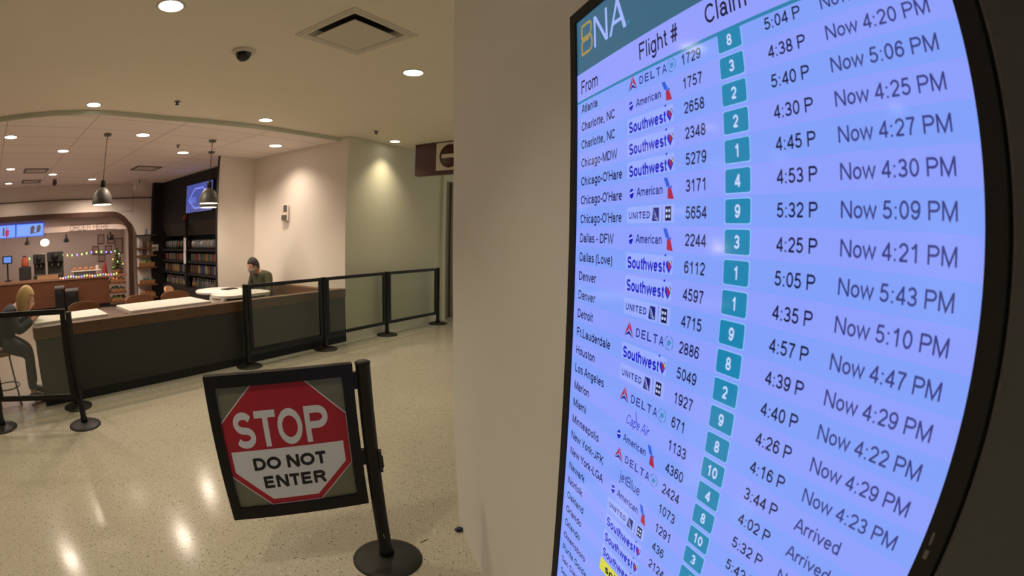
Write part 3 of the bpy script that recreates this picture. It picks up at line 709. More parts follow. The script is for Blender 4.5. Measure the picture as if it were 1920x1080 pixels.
ROWS = [('Atlanta', 'D', '1729', '8', '5:04 P', 'Now 4:47 PM'), ('Charlotte, NC', 'A', '1757', '3', '4:38 P', 'Now 4:20 PM'), ('Charlotte, NC', 'S', '2658', '2', '5:40 P', 'Now 5:06 PM'),
        ('Chicago-MDW', 'S', '2348', '2', '4:30 P', 'Now 4:25 PM'), ('Chicago-O`Hare', 'S', '5279', '1', '4:45 P', 'Now 4:27 PM'), ('Chicago-O`Hare', 'A', '3171', '4', '4:53 P', 'Now 4:30 PM'),
        ('Chicago-O`Hare', 'U', '5654', '9', '5:32 P', 'Now 5:09 PM'), ('Dallas - DFW', 'A', '2244', '3', '4:25 P', 'Now 4:21 PM'), ('Dallas (Love)', 'S', '6112', '1', '5:05 P', 'Now 5:43 PM'),
        ('Denver', 'S', '4597', '1', '4:35 P', 'Now 5:10 PM'), ('Denver', 'U', '4715', '9', '4:57 P', 'Now 4:47 PM'), ('Detroit', 'D', '2886', '8', '4:39 P', 'Now 4:29 PM'),
        ('Ft.Lauderdale', 'S', '5049', '2', '4:40 P', 'Now 4:22 PM'), ('Houston', 'U', '1927', '9', '4:26 P', 'Now 4:29 PM'), ('Los Angeles', 'D', '671', '8', '4:16 P', 'Now 4:23 PM'),
        ('Marion', 'C', '1133', '10', '3:44 P', 'Arrived'), ('Miami', 'A', '4360', '4', '4:02 P', 'Arrived'), ('Minneapolis', 'D', '2424', '8', '5:32 P', 'Now 5:20 PM'),
        ('New York-JFK', 'J', '1073', '10', '5:42 P', ''), ('New York-LGA', 'A', '1291', '3', '', ''), ('Newark', 'U', '436', '4', '', ''), ('Norfolk', 'S', '2124', '', '', ''),
        ('Oakland', 'S', '', '', '', ''), ('Orlando', 'S', '', '', '', ''), ('Orlando', 'P', '', '', '', ''), ('Owensboro', '', '', '', '', ''), ('Punta Gorda', '', '', '', '', ''),
        ('San Diego', '', '', '', '', ''), ('Seattle', '', '', '', '', '')]
CITYW = {'Charlotte, NC': 3.68, 'Chicago-O`Hare': 4.35, 'Chicago-MDW': 3.9, 'Ft.Lauderdale': 3.75, 'Atlanta': 1.9}
def natural(s): vs, _ = text_outline(s); return max(v.x for v in vs)-min(v.x for v in vs)
KC = 3.68/natural('Charlotte, NC'); KT = 1.62/natural('5:04 P'); KN = 3.66/natural('Now 4:21 PM'); KF = 1.2/natural('1729')
for r, (city, al, num, cl, tm, st) in enumerate(ROWS):
    art('city_lettering', lambda b: put_text(b, city, .1, -r-.06, CITYW.get(city, natural(city)*KC), .47, 0, .035), ['scr_ink'])
    if num: art('number_lettering', lambda b: put_text(b, num, 9.25, -r, natural(num)*KF, .46, 0, .03), ['scr_ink'])
    if tm: art('time_lettering', lambda b: put_text(b, tm, 13.9, -r, natural(tm)*KT, .44, 0, .025), ['scr_ink'])
    if st: art('status_lettering', lambda b: put_text(b, st, 16.36, -r, natural(st)*KN, .45, 0, .02), ['scr_soft'])
    if al:
        def lgf(b):
            if al in 'SU': flat(b, [(4.92, -r-.36), (8.5, -r-.36), (8.5, -r+.36), (4.92, -r+.36)], -.0002, 11)
            n0 = set(b.verts); LOGO[al](b)
            for v in b.verts:
                if v not in n0: v.co.x += 5.06; v.co.y -= r
        art('airline_logo', lgf, LM)
    if cl:
        def bd(b):
            flat(b, rrect(11.46, -r-.43, 12.76, -r+.43, .10), -.0002, 1); flat(b, rrect(11.49, -r-.40, 12.73, -r+.40, .09))
            put_text(b, cl, 12.11, -r, natural(cl)*.40, .44, 2, .06, 'C', .0002)
        art('claim_badge', bd, ['scr_badge', 'scr_badge_edge', 'scr_white'])

# ------------------------------------------------------------------ stop sign stanchion
PX, PY = .0334, 1.9704
st = thing('sign_stanchion', 'black stanchion holding a framed STOP DO NOT ENTER sign', 'sign stand', (PX, PY, 0))
def base_bm(bm, R=.168):
    lathe(bm, [(0, 0), (R, 0), (R, .006), (R-.004, .011), (R-.03, .022), (.06, .034), (.045, .036), (0, .036)], 48)
bm = bm_new(); base_bm(bm); obj('base', bm, 'black_rubber', st)
LEAN = M.Rotation(math.radians(-2.0), 4, V((math.sin(math.radians(10.8)), -math.cos(math.radians(10.8)), 0)).normalized())
LEAN = M.Rotation(math.radians(2.05), 4, V((-.187, .982, 0))).inverted()
bm = bm_new(); lathe(bm, [(0, .03), (.036, .03), (.036, .075), (.031, .08), (.031, .99), (.033, .992), (.033, .999), (.026, 1.002), (0, 1.002)], 40)
post = obj('post', bm, 'black', st, LEAN)
bm = bm_new(); lathe(bm, [(0, 1.002), (.024, 1.002), (.024, 1.004), (0, 1.004)], 32); obj('cap', bm, mat('worn_cap', lin(96, 92, 84), .5, noise=.5, nscale=120), post)
bm = bm_new(); box(bm, (.026, -.02, .50), (.042, .02, .60), None, .004); box(bm, (.04, -.014, .52), (.047, .014, .57), None, .003); obj('belt_clip', bm, 'black_rubber', post)
bm = bm_new(); box(bm, (-.003, -.0322, .165), (.003, -.0308, .178)); box(bm, (-.001, -.0322, .152), (.006, -.0308, .163)); obj('scratch', bm, 'grey', post)
# sign: local x runs from the post to the left as seen, y towards the viewer
ang = math.radians(190.8)
SG = LEAN @ M(((math.cos(ang), -math.sin(ang), 0, 0), (math.sin(ang), math.cos(ang), 0, 0), (0, 0, 1, 0), (0, 0, 0, 1)))
sg = bpy.data.objects.new('sign_frame', None)
U0, U1, Z0, Z1 = .046, .668, .352, 1.0
bm = bm_new()
fw = .045
for (u0, z0, u1, z1) in ((U0, Z0, U0+fw, Z1), (U1-fw*.95, Z0, U1, Z1), (U0+fw, Z1-.05, U1-fw*.95, Z1), (U0+fw, Z0, U1-fw*.95, Z0+.055)):
    box(bm, (u0, -.018, z0), (u1, .018, z1))
for z in (.89, .545): box(bm, (.026, -.012, z), (.048, .012, z+.07))
fr = obj('sign_frame', bm, 'black', st, SG)
bm = bm_new(); box(bm, (U0+fw-.006, -.004, Z0+.05), (U1-fw*.95+.006, .004, Z1-.045)); obj('acrylic_panel', bm, 'acrylic', st, SG)
# printed octagon: seen face is +y of the sign frame, so mirror u for reading
OM = SG @ M(((-1, 0, 0, .362), (0, 0, 1, .0045), (0, 1, 0, .679), (0, 0, 0, 1)))
def octo(R, cut): return [(-cut, R), (cut, R), (R, cut), (R, -cut), (cut, -R), (-cut, -R), (-R, -cut), (-R, cut)]
R8 = .268; C8 = .112
bm = bm_new(); prism(bm, octo(R8+.004, C8+.002), 0, .0008, mi=1); prism(bm, octo(R8, C8), .0008, .0016)
so = obj('octagon_plate', bm, ['red_sheet', 'white_sheet'], st, OM)
bm = bm_new(); w_ = R8-.024; c_ = C8-.010
flat(bm, [(-w_, -.008), (w_, -.008), (w_, -c_), (c_, -w_), (-c_, -w_), (-w_, -c_)]); flatobj('white_field', bm, ['white_sheet'], so, M.Translation((0, 0, .0021)))
bm = bm_new()
for ch, x, w in (('S', -.211, .088), ('T', -.118, .090), ('O', -.024, .105), ('P', .094, .098)):
    put_text(bm, ch, x, .083, w, .158, 0, .075)
flatobj('stop_lettering', bm, ['white_sheet'], so, M.Translation((0, 0, .0024)))
bm = bm_new(); put_text(bm, 'DO NOT', -.158, -.072, .318, .058, 0, .12); flatobj('do_not_lettering', bm, ['ink'], so, M.Translation((0, 0, .0026)))
bm = bm_new(); put_text(bm, 'ENTER', -.128, -.160, .276, .058, 0, .12); flatobj('enter_lettering', bm, ['ink'], so, M.Translation((0, 0, .0026)))

# ------------------------------------------------------------------ barrier stanchions and framed panels
def stanchion(x, y, label, h=.965):
    t = thing('stanchion', label, 'stanchion', (x, y, 0), 0, 'barrier stanchions')
    bm = bm_new(); base_bm(bm, .165); obj('base', bm, 'black_rubber', t)
    bm = bm_new(); lathe(bm, [(0, .03), (.036, .03), (.036, .07), (.03, .075), (.03, h-.012), (.033, h-.01), (.033, h-.002), (.028, h), (0, h)], 32); obj('post', bm, 'black', t)
    bm = bm_new(); box(bm, (-.008, -.037, h-.09), (.008, -.029, h-.04)); obj('clip_slot', bm, 'black_rubber', t)
    return t
PTS = dict(a=(1.323, 8.347), b=(.395, 7.480), c=(-.501, 6.575), d=(-1.393, 5.69), e=(-2.593, 3.586), g=(-2.95, 4.02), f=(-3.49, 3.25))
stanchion(*PTS['a'], 'last black stanchion of the right barrier, beside the ribbed door')
stanchion(*PTS['b'], 'black stanchion in front of the grey green hall wall, between the last two panes')
stanchion(*PTS['c'], 'black stanchion in front of the end of the dark cafe counter')
stanchion(*PTS['d'], 'black stanchion behind the top left of the STOP sign')
stanchion(*PTS['e'], 'black stanchion left of centre with its round base clear on the pale floor')
stanchion(*PTS['g'], 'black stanchion hidden behind another, only its base showing against the counter', .72)
stanchion(*PTS['f'], 'black stanchion cut by the left edge of the photo')
def barrier(p, q, label, z0=.17, z1=.96, sw=.05):
    P, Q = V((*p, 0)), V((*q, 0)); d = Q-P; a = math.atan2(d.y, d.x); ln = d.length-.072
    c = (P+Q)/2
    t = thing('barrier_panel', label, 'barrier panel', (c.x, c.y, 0), a, 'framed clear barrier panels')
    h = ln/2
    bm = bm_new()
    for (x0, zz0, x1, zz1) in ((-h, z0, -h+sw, z1), (h-sw, z0, h, z1), (-h+sw, z1-.042, h-sw, z1), (-h+sw, z0, h-sw, z0+.042)): box(bm, (x0, -.014, zz0), (x1, .014, zz1))
    for x in (-h-.006, h+.006):
        for z in (z0+.1, z1-.14): box(bm, (x-.006, -.008, z), (x+.006, .008, z+.05))
    obj('frame', bm, 'black', t)
    bm = bm_new(); box(bm, (-h+sw-.005, -.003, z0+.038), (h-sw+.005, .003, z1-.038)); obj('pane', bm, 'pane', t)
barrier(PTS['b'], PTS['a'], 'farthest framed clear barrier pane, in front of the hall wall by the door')
barrier(PTS['c'], PTS['b'], 'framed clear barrier pane crossing the cafe wall corner and counter end')
barrier(PTS['d'], PTS['c'], 'framed clear barrier pane in front of the green bench and dark counter')
barrier(PTS['f'], PTS['e'], 'framed clear barrier pane at the left edge, in front of the seated person', .24, .99)

# ------------------------------------------------------------------ hanging no entry sign
sgn = thing('hanging_sign', 'maroon hanging sign with white no entry panel, cut by the pillar', 'sign', mx=M.Translation((.857, 7.702, 2.43)) @ M.Rotation(PHI-PI/2, 4, 'Z'))
bm = bm_new(); box(bm, (0, -.06, 0), (1.4, .06, .494), None, .004); obj('panel', bm, 'maroon', sgn)
bm = bm_new(); box(bm, (.41, -.066, .055), (.86, -.059, .48)); sw = obj('white_panel', bm, 'sign_white', sgn)
bm = bm_new(); lathe(bm, [(0, 0), (.178, 0), (.178, .003), (0, .003)], 48, mx=M.Translation((.65, -.066, .268)) @ M.Rotation(PI/2, 4, 'X')); disc = obj('red_disc', bm, 'maroon', sw)
bm = bm_new(); box(bm, (.51, -.072, .24), (.79, -.0685, .297)); obj('white_bar', bm, 'sign_white', sw)

# ------------------------------------------------------------------ cafe half wall, tables, seats
hw = thing('half_wall', 'long dark half wall with walnut cap along the cafe front', 'half wall', mx=CAFE)
bm = bm_new(); box(bm, (-4.43, .0, 0), (-.005, .11, .645)); obj('front_panel', bm, 'charcoal', hw)
bm = bm_new(); box(bm, (-4.45, -.012, .645), (-.004, .125, .76), None, .004); obj('wood_cap', bm, 'wood_top', hw)
bm = bm_new(); box(bm, (-4.43, -.004, 0), (-.005, .002, .09)); obj('kick_plate', bm, 'matte_black', hw)
def rect_table(s0, s1, t0, t1, label):
    t = thing('cafe_table', label, 'table', L((s0+s1)/2, (t0+t1)/2), PHI, 'white cafe tables along the half wall')
    a, b = (s1-s0)/2, (t1-t0)/2
    bm = bm_new(); box(bm, (-a, -b, .745), (a, b, .785), None, .006); obj('tabletop', bm, 'white', t)
    bm = bm_new(); tube(bm, [(0, 0, .03), (0, 0, .745)], .04, 20); obj('pedestal', bm, 'black', t)
    bm = bm_new(); box(bm, (-.25, -.22, .003), (.25, .22, .03), None, .008); obj('foot_plate', bm, 'black', t)
rect_table(-3.22, -2.13, .14, .76, 'white rectangular table behind the half wall, right of the two')
rect_table(-4.42, -3.50, .14, .68, 'white rectangular table behind the half wall, left one by the seated person')
def round_table(s, t_, r, label, z=.75):
    t = thing('round_table', label, 'table', L(s, t_), PHI, 'round white cafe tables')
    bm = bm_new(); lathe(bm, [(0, z-.04), (r-.02, z-.04), (r, z-.03), (r, z-.004), (r-.005, z), (0, z)], 48); obj('tabletop', bm, 'white', t)
    bm = bm_new(); lathe(bm, [(0, .003), (.24, .003), (.24, .015), (.05, .03), (.035, .05), (.035, z-.04), (0, z-.04)], 32); obj('pedestal', bm, 'black', t)
    return t
round_table(-1.27, 1.50, .38, 'round white table before the man in olive, with tablet on it')
# second table: rounded top on white slab legs
t = thing('cafe_table', 'rounded white table with white side legs, partly behind the barrier post', 'table', L(-1.42, .72), PHI, None)
bm = bm_new(); prism(bm, rrect(-.36, -.26, .5, .26, .2, 6), .735, .77); obj('tabletop', bm, 'white', t)
for x in (-.30, .40):
    bm = bm_new(); box(bm, (x-.03, -.2, .003), (x+.03, .2, .735)); obj('leg', bm, 'white', t)
bm = bm_new(); box(bm, (-.27, -.17, .66), (.37, .17, .735)); obj('apron', bm, 'matte_black', t)  # shade in the openings between the legs, built as a black box
# banquette
bq = thing('banquette', 'green cushioned bench with wooden back along the pink wall', 'bench', mx=CAFE)
bm = bm_new(); box(bm, (-.50, .14, .0), (-.012, 2.42, .36)); obj('base', bm, 'wood_cab', bq)
bm = bm_new(); box(bm, (-.52, .15, .36), (-.09, 2.41, .47), None, .03); obj('seat_cushion', bm, 'teal', bq)
bm = bm_new(); box(bm, (-.11, .14, .36), (-.012, 2.42, .745), None, .01); obj('backrest', bm, 'wood_chair', bq)
t = thing('tablet', 'dark tablet lying on the round white table before the man', 'tablet', L(-1.13, 1.42, .752), PHI+.3)
bm = bm_new(); box(bm, (-.12, -.08, 0), (.12, .08, .012), None, .003); obj('body', bm, 'black', t)
bm = bm_new(); box(bm, (-.11, -.07, .0121), (.11, .07, .0126)); obj('screen', bm, 'matte_black', t)
t = thing('wall_alarm', 'small white wall fitting with grey panels on the pink wall', 'wall fitting', mx=CAFE @ M.Translation((-.02, 1.42, 1.75)))
bm = bm_new(); box(bm, (-.03, -.085, 0), (.0, .085, .27), None, .012); obj('housing', bm, mat('fitting_white', (.78, .70, .62), .4), t)
bm = bm_new(); box(bm, (-.036, -.065, .15), (-.028, .03, .255)); obj('upper_panel', bm, 'grey', t)
bm = bm_new(); box(bm, (-.05, -.065, .015), (-.028, .07, .10), None, .008); obj('lower_panel', bm, 'grey', t)
def chair_build(label, x, y, rz, wood='wood_chair', zb=.81):
    t = thing('cafe_chair', label, 'chair', (x, y, .003), rz, 'wooden cafe chairs')
    bm = bm_new(); prism(bm, rrect(-.21, -.2, .21, .2, .07, 4), .44, .465); obj('seat', bm, wood, t)
    bm = bm_new()
    n = 10; a = []; b = []
    for i in range(n+1):
        q = -1+2*i/n; xx = .23*q; yy = .20+.05*(1-q*q); zt = zb-.05*abs(q)**4; zb_ = zb-.26
        a.append([bm.verts.new((xx, yy-.012, zb_)), bm.verts.new((xx, yy-.012+.03, zt))]); b.append([bm.verts.new((xx, yy+.012, zb_)), bm.verts.new((xx, yy+.012+.03, zt))])
    for i in range(n):
        bm.faces.new((a[i][0], a[i+1][0], a[i+1][1], a[i][1])); bm.faces.new((b[i+1][0], b[i][0], b[i][1], b[i+1][1]))
        bm.faces.new((a[i][1], a[i+1][1], b[i+1][1], b[i][1])); bm.faces.new((a[i+1][0], a[i][0], b[i][0], b[i+1][0]))
    bm.faces.new((a[0][0], a[0][1], b[0][1], b[0][0])); bm.faces.new((a[n][1], a[n][0], b[n][0], b[n][1]))
    obj('backrest', bm, wood, t)
    for sx in (-1, 1):
        for sy in (-1, 1):
            bm = bm_new(); tube(bm, [(sx*.19, sy*.19, .0), (sx*.16, sy*.15, .44)], [.012, .014], 10); obj('leg', bm, 'black', t)
        bm = bm_new(); tube(bm, [(sx*.15, .17, .44), (sx*.16, .24, zb-.15)], .011, 10); obj('back_post', bm, 'black', t)
    return t
for s, t_, a, lb, w in ((-2.12, 1.1, 0, 'wooden chair behind the right white table, nearer the round tables', 'wood_chair'), (-2.68, 1.08, .1, 'wooden chair behind the left end of the right white table', 'wood_chair'),
                        (-3.6, 1.0, -.1, 'wooden chair behind the left white table, right of the left barrier post', 'wood_chair'), (-1.72, 1.95, .9, 'wooden chair with a pale slanted top edge in front of the black cooler', 'wood_light')):
    chair_build(lb, *L(s, t_)[:2], PHI+a, w)

# ------------------------------------------------------------------ black cooler with goods
ck = thing('display_cooler', 'tall black open cooler with packed shelves left of the pink wall', 'cooler', mx=CAFE)
SX = -.2
bm = bm_new(); box(bm, (-.47, 6.68, .003), (.5, 6.80, ZC-.002)); obj('end_panel', bm, 'matte_black', ck)
bm = bm_new(); box(bm, (SX, 3.3, 1.88), (.5, 6.68, ZC-.003)); obj('header', bm, 'matte_black', ck)
bm = bm_new(); v4 = [(SX+.02, 3.3, 1.88), (SX+.02, 6.68, 1.88), (SX+.16, 6.68, 1.58), (SX+.16, 3.3, 1.58)]
q = [bm.verts.new(p) for p in v4]; q2 = [bm.verts.new((p[0]+.03, p[1], p[2])) for p in v4]
bm.faces.new(q); bm.faces.new(q2[::-1])
for i in range(4): bm.faces.new((q[i], q2[i], q2[(i+1) % 4], q[(i+1) % 4]))
obj('canopy', bm, mat('canopy_brown', lin(56, 48, 46), .6), ck)
bm = bm_new(); box(bm, (.44, 3.3, .4), (.5, 6.68, 1.88)); obj('back_panel', bm, 'charcoal', ck)
bm = bm_new(); box(bm, (SX-.01, 3.3, .003), (.5, 6.68, .47)); obj('base_cabinet', bm, mat('cooler_base', lin(40, 36, 36), .5), ck)
SHELF = [.50, .78, 1.04, 1.29]
for i, z in enumerate(SHELF[1:]):
    bm = bm_new(); box(bm, (SX+.02, 3.3, z-.05), (.44, 6.68, z)); obj('shelf', bm, 'matte_black', ck)
bm = bm_new(); box(bm, (SX-.02, 5.07, .47), (SX+.05, 5.15, 1.90)); obj('divider', bm, 'matte_black', ck)
bm = bm_new(); box(bm, (SX-.03, 5.03, 1.25), (SX-.021, 5.16, 1.53)); obj('price_sheet', bm, 'white_paper', ck)
bm = bm_new(); box(bm, (SX-.03, 5.04, .98), (SX-.021, 5.17, 1.24)); obj('price_sheet', bm, 'white_paper', ck)
bm = bm_new(); box(bm, (-.478, 6.67, 1.25), (-.30, 6.678, 1.40)); obj('notice', bm, 'white_paper', ck)
tv = thing('wall_screen', 'blue lit screen with hexagon outline on the black cooler header', 'screen', mx=CAFE @ M(((0, 0, -1, SX-.001), (-1, 0, 0, 5.04), (0, 1, 0, 2.03), (0, 0, 0, 1))))
bm = bm_new(); box(bm, (0, 0, 0), (1.35, .62, .04)); obj('casing', bm, 'matte_black', tv)
bm = bm_new(); flat(bm, [(.02, .02), (1.33, .02), (1.33, .6), (.02, .6)]); ts = flatobj('lit_panel', bm, ['tv_blue'], tv, M.Translation((0, 0, .041)))
bm = bm_new(); hexp = [(.16, .28), (.48, .50), (.88, .50), (1.2, .28), (.88, .10), (.48, .10)]
stroke(bm, hexp[:4], .035); stroke(bm, hexp[3:]+hexp[:1], .035)
flat(bm, [(.22, .06), (1.1, .03), (1.1, .05), (.22, .08)], 0, 1)
flatobj('hexagon_outline', bm, ['tv_line', 'tv_dark'], ts, M.Translation((0, 0, .0015)))
bm = bm_new(); put_text(bm, 'GREEN', .20, .27, .34, .11, 0, .04); flatobj('lettering', bm, ['tv_line'], ts, M.Translation((0, 0, .002)))
def bottle_proto(m, label, group, h=.2):
    t = thing('bottle', label, 'bottle', (0, 0, 0), 0, group)
    bm = bm_new(); lathe(bm, [(0, 0), (.032, 0), (.035, .01), (.035, h*.62), (.014, h*.82), (.013, h*.9), (0, h*.9)], 14); obj('body', bm, m, t)
    bm = bm_new(); lathe(bm, [(0, h*.9), (.016, h*.9), (.016, h), (0, h)], 12); obj('cap', bm, CAP, t)
    bm = bm_new(); lathe(bm, [(.0355, h*.2), (.0358, h*.22), (.0358, h*.52), (.0355, h*.54)], 14); obj('wrapper', bm, random.choice(GOODS), t)
    return t
def pack_proto(m, label, group, sz):
    bm = bm_new(); box(bm, (-sz[0]/2, -sz[1]/2, 0), (sz[0]/2, sz[1]/2, sz[2]), None, .006)
    return tag(obj('snack_pack', bm, m), label, 'packet', group)
def bag_proto(m, label, group, sz):
    bm = bm_new(); vs = ball(bm, (0, 0, sz[2]/2), .5, (sz[0], sz[1], sz[2]), 14)
    for v in vs:
        v.co.z = max(.0, v.co.z)
        if v.co.z > sz[2]*.86: v.co.y *= 1.5
    return tag(obj('snack_bag', bm, m), label, 'bag', group)
def along(protos, t0, t1, z, n, x=SX+.14, jit=.03):
    first = [True]*len(protos)
    for i in range(n):
        k = random.randrange(len(protos)) if i >= len(protos) else i
        p = L(x+random.uniform(-jit, jit)*.4, t0+(t1-t0)*(i+.5)/n, z)
        if first[k]: protos[k].location = p; protos[k].rotation_euler = (0, 0, PHI); first[k] = False
        else: dup(protos[k], p, PHI)
SHN = ('bottom', 'second', 'third', 'top')
for bay, t0, t1, nm in ((0, 5.2, 6.64, 'left'), (1, 3.6, 5.02, 'right')):
    g = f'goods on the {nm} half of the cooler'
    cb = [mat('drink', lin(*c), .25) for c in ((70, 84, 96), (96, 44, 44), (58, 92, 66), (104, 104, 108))]
    along([bottle_proto(m, f'small drink bottle on the bottom shelf of the cooler, {nm} half', g+', bottom shelf', .2) for m in cb], t0, t1, .472, 15)
    along([pack_proto(m, f'boxed packet on the second cooler shelf from below, {nm} half', g+', second shelf', (.12, .10, .17)) for m in (GOODS[0], GOODS[1], GOODS[4], GOODS[7])], t0, t1, .782, 11)
    along([pack_proto(m, f'coloured packet on the third cooler shelf from below, {nm} half', g+', third shelf', (.10, .085, .15)) for m in (GOODS[2], GOODS[0], GOODS[3], GOODS[5])], t0, t1, 1.042, 13)
    along([bag_proto(m, f'bag on the top cooler shelf, {nm} half', g+', top shelf', (.14, .13, .19)) for m in ((SILVER, GOODS[5], GOODS[6]) if bay else (GOODS[1], GOODS[7], GOODS[5]))], t0, t1, 1.292, 9)
# little tree-shaped figures on top of the divider, in front of the blue screen
for k, (dy, h, m) in enumerate(((.06, .12, 'basket'), (-.06, .20, 'red_cone'))):
    bm = bm_new(); lathe(bm, [(0, 0), (.045, 0), (.03, h*.5), (.006, h), (0, h)], 14)
    o = obj('figurine', bm, m, None, loc=L(SX-.02 if k == 0 else SX-.03, 5.11+dy, 1.9), rotz=PHI)
    tag(o, ('pale small figurine at the lower left corner of the blue screen', 'taller dark red figurine at the lower left corner of the blue screen')[k], 'figurine')
# put a ledge under them
bm = bm_new(); box(bm, (SX-.10, 4.98, 1.885), (SX+.0, 5.24, 1.90)); obj('ledge', bm, 'matte_black', ck)

# wooden wall shelves between arch and cooler
ws = thing('wall_shelf', 'narrow wooden shelf unit between the timber arch and the black cooler', 'shelf unit', mx=FAC @ M.Translation((.42, -.03, 0)))
bm = bm_new(); box(bm, (-.27, -.02, .003), (.27, .028, 1.66)); obj('back_board', bm, 'facade', ws)
WZ = (.18, .48, .89, 1.16, 1.34, 1.64)
for i, z in enumerate(WZ):
    bm = bm_new(); box(bm, (-.26, -.30 if i < 3 else -.22, z-.03), (.27, -.02, z)); obj('shelf', bm, 'wood_chair' if i < 5 else 'charcoal', ws)
for x in (-.265, .265):
    bm = bm_new(); box(bm, (x-.012, -.03, .003), (x+.012, -.02, 1.66)); obj('side_rail', bm, 'grey', ws)
def on_wall_shelf(z, n, mk):
    for i in range(n):
        o = mk(i); o.location = Fp(.42-.2+.4*(i+.5)/n, -.16, z); o.rotation_euler = (0, 0, FROT)
gp = [pack_proto(m, 'packet on the upper wall shelves beside the timber arch', 'packets on the wall shelf', (.085, .09, .14)) for m in (GOODS[1], GOODS[6], GOODS[7])]
def mkpack(i, first=[0, 0, 0]):
    k = random.randrange(3)
    if not first[k]: first[k] = 1; return gp[k]
    return dup(gp[k])
on_wall_shelf(1.341, 4, mkpack); on_wall_shelf(1.161, 4, mkpack); on_wall_shelf(1.642, 1, mkpack)
def basket(label, group, filler, p, rz, sz=(.2, .14, .10)):
    t = thing('basket', label, 'basket', p, rz, group)
    bm = bm_new()
    a, b, h = sz[0], sz[1], sz[2]
    for (x0, y0, x1, y1) in ((-a, -b, a, -b+.012), (-a, b-.012, a, b), (-a, -b, -a+.012, b), (a-.012, -b, a, b)): box(bm, (x0, y0, 0), (x1, y1, h))
    box(bm, (-a, -b, 0), (a, b, .012)); obj('wicker', bm, 'basket', t)
    bm = bm_new()
    for i in range(14): ball(bm, (random.uniform(-a*.75, a*.75), random.uniform(-b*.6, b*.6), h*.6+random.uniform(0, .05)), .045, n=8)
    f = obj('contents', bm, filler, t); f['kind'] = 'stuff'
basket('wicker basket of green produce on the wall shelf, third from the floor', None, 'produce', Fp(.43, -.17, .892), FROT)
basket('wicker basket of teal packets on the wall shelf, second from the floor', None, TEALPACK, Fp(.43, -.17, .482), FROT)
basket('wicker basket on the lowest wall shelf beside the chair backs', None, 'bread', Fp(.43, -.17, .182), FROT)

# ------------------------------------------------------------------ order counter
oc = thing('order_counter', 'walnut panelled order counter under the timber arch', 'counter', mx=FAC)
UC = -.62
bm = bm_new(); box(bm, (-6.5, -.10, .10), (UC, .60, .70)); obj('body', bm, 'wood_cab', oc)
bm = bm_new(); box(bm, (-6.5, -.13, .70), (-.12, .62, .76), None, .006); obj('worktop', bm, mat('counter_top', lin(150, 112, 88), .35, noise=.1), oc)
bm = bm_new(); box(bm, (-6.5, -.06, .003), (UC, .6, .10)); obj('kick_plate', bm, 'matte_black', oc)
for u in (-5.6, -4.6, -3.6, -2.6, -1.42):
    bm = bm_new(); box(bm, (u-.98 if u != -1.42 else u-1.14, -.106, .34), (u-.02, -.099, .68)); obj('drawer_front', bm, 'wood_cab', oc)
    bm = bm_new(); box(bm, (u-.98 if u != -1.42 else u-1.14, -.106, .11), (u-.02, -.099, .32)); obj('lower_front', bm, 'wood_cab', oc)
bm = bm_new(); box(bm, (-1.40, -.106, .11), (UC-.02, -.099, .68)); obj('end_panel', bm, 'wood_cab', oc)
for z in (.12, .34, .56):
    bm = bm_new(); box(bm, (UC+.005, -.22, z-.025), (-.15, .5, z)); obj('end_shelf', bm, 'wood_chair', oc)
    basket(('wicker basket in the open end of the order counter, lowest', 'wicker basket in the open end of the order counter, middle', 'wicker basket in the open end of the order counter, top')[int(z*4.5)], None,
           ('produce', TEALPACK, 'bread')[int(z*4.5)], Fp(-.385, -.04, z+.001), FROT, (.2, .15, .08))
letters = thing('order_here_sign', 'thin dark ORDER HERE letters on the pale panel inside the arch', 'sign', mx=FAC @ M(((1, 0, 0, -1.70), (0, 0, -1, .094), (0, 1, 0, 1.885), (0, 0, 0, 1))))
bm = bm_new(); put_text(bm, 'ORDER HERE', 0, 0, 1.1, .13, 0, -.025)
r_ = bmesh.ops.extrude_face_region(bm, geom=bm.faces[:])
for v in [g for g in r_['geom'] if isinstance(g, bmesh.types.BMVert)]: v.co.z -= .006
obj('lettering', bm, mat('letter_grey', lin(84, 66, 60), .5), letters)
bm = bm_new(); box(bm, (-.05, -.082, -.006), (1.32, -.072, .004)); obj('rail', bm, mat('letter_rail', lin(96, 76, 68), .5), letters)
for k, (u0, lb) in enumerate(((-4.10, 'lit blue menu screen with a red drink, cut by the left edge'), (-3.27, 'lit blue menu screen with two brown drinks beside the pale panel'))):
    m_ = thing('menu_screen', lb, 'screen', mx=FAC @ M(((1, 0, 0, u0), (0, 0, -1, .098), (0, 1, 0, 1.74), (0, 0, 0, 1))), group='menu screens in the arch')
    bm = bm_new(); box(bm, (0, 0, -.0), (.81, .30, .05)); obj('casing', bm, 'menu_edge', m_)
    bm = bm_new(); flat(bm, [(.015, .015), (.795, .015), (.795, .285), (.015, .285)]); p_ = flatobj('lit_panel', bm, ['menu_blue'], m_, M.Translation((0, 0, .0512)))
    bm = bm_new()
    if k == 0:
        flat(bm, [(.50, .05), (.54, .02), (.60, .06), (.62, .16), (.58, .20), (.5, .18)], 0, 0); flat(bm, [(.42, .06), (.47, .06), (.48, .24), (.42, .24)], 0, 1); flat(bm, [(.52, .2), (.56, .2), (.55, .27), (.53, .27)], 0, 0)
    else:
        flat(bm, [(.42, .06), (.52, .08), (.56, .22), (.50, .25), (.43, .22)], 0, 1); flat(bm, [(.60, .08), (.70, .10), (.74, .20), (.70, .26), (.62, .24)], 0, 1); flat(bm, [(.45, .06), (.66, .09), (.66, .11), (.45, .08)], 0, 1)
        for j in range(4): flat(bm, [(.06, .06+.05*j), (.34, .06+.05*j), (.34, .075+.05*j), (.06, .075+.05*j)], 0, 2)
    flatobj('drink_picture', bm, ['menu_red', 'menu_brown', 'menu_line'], p_, M.Translation((0, 0, .001)))
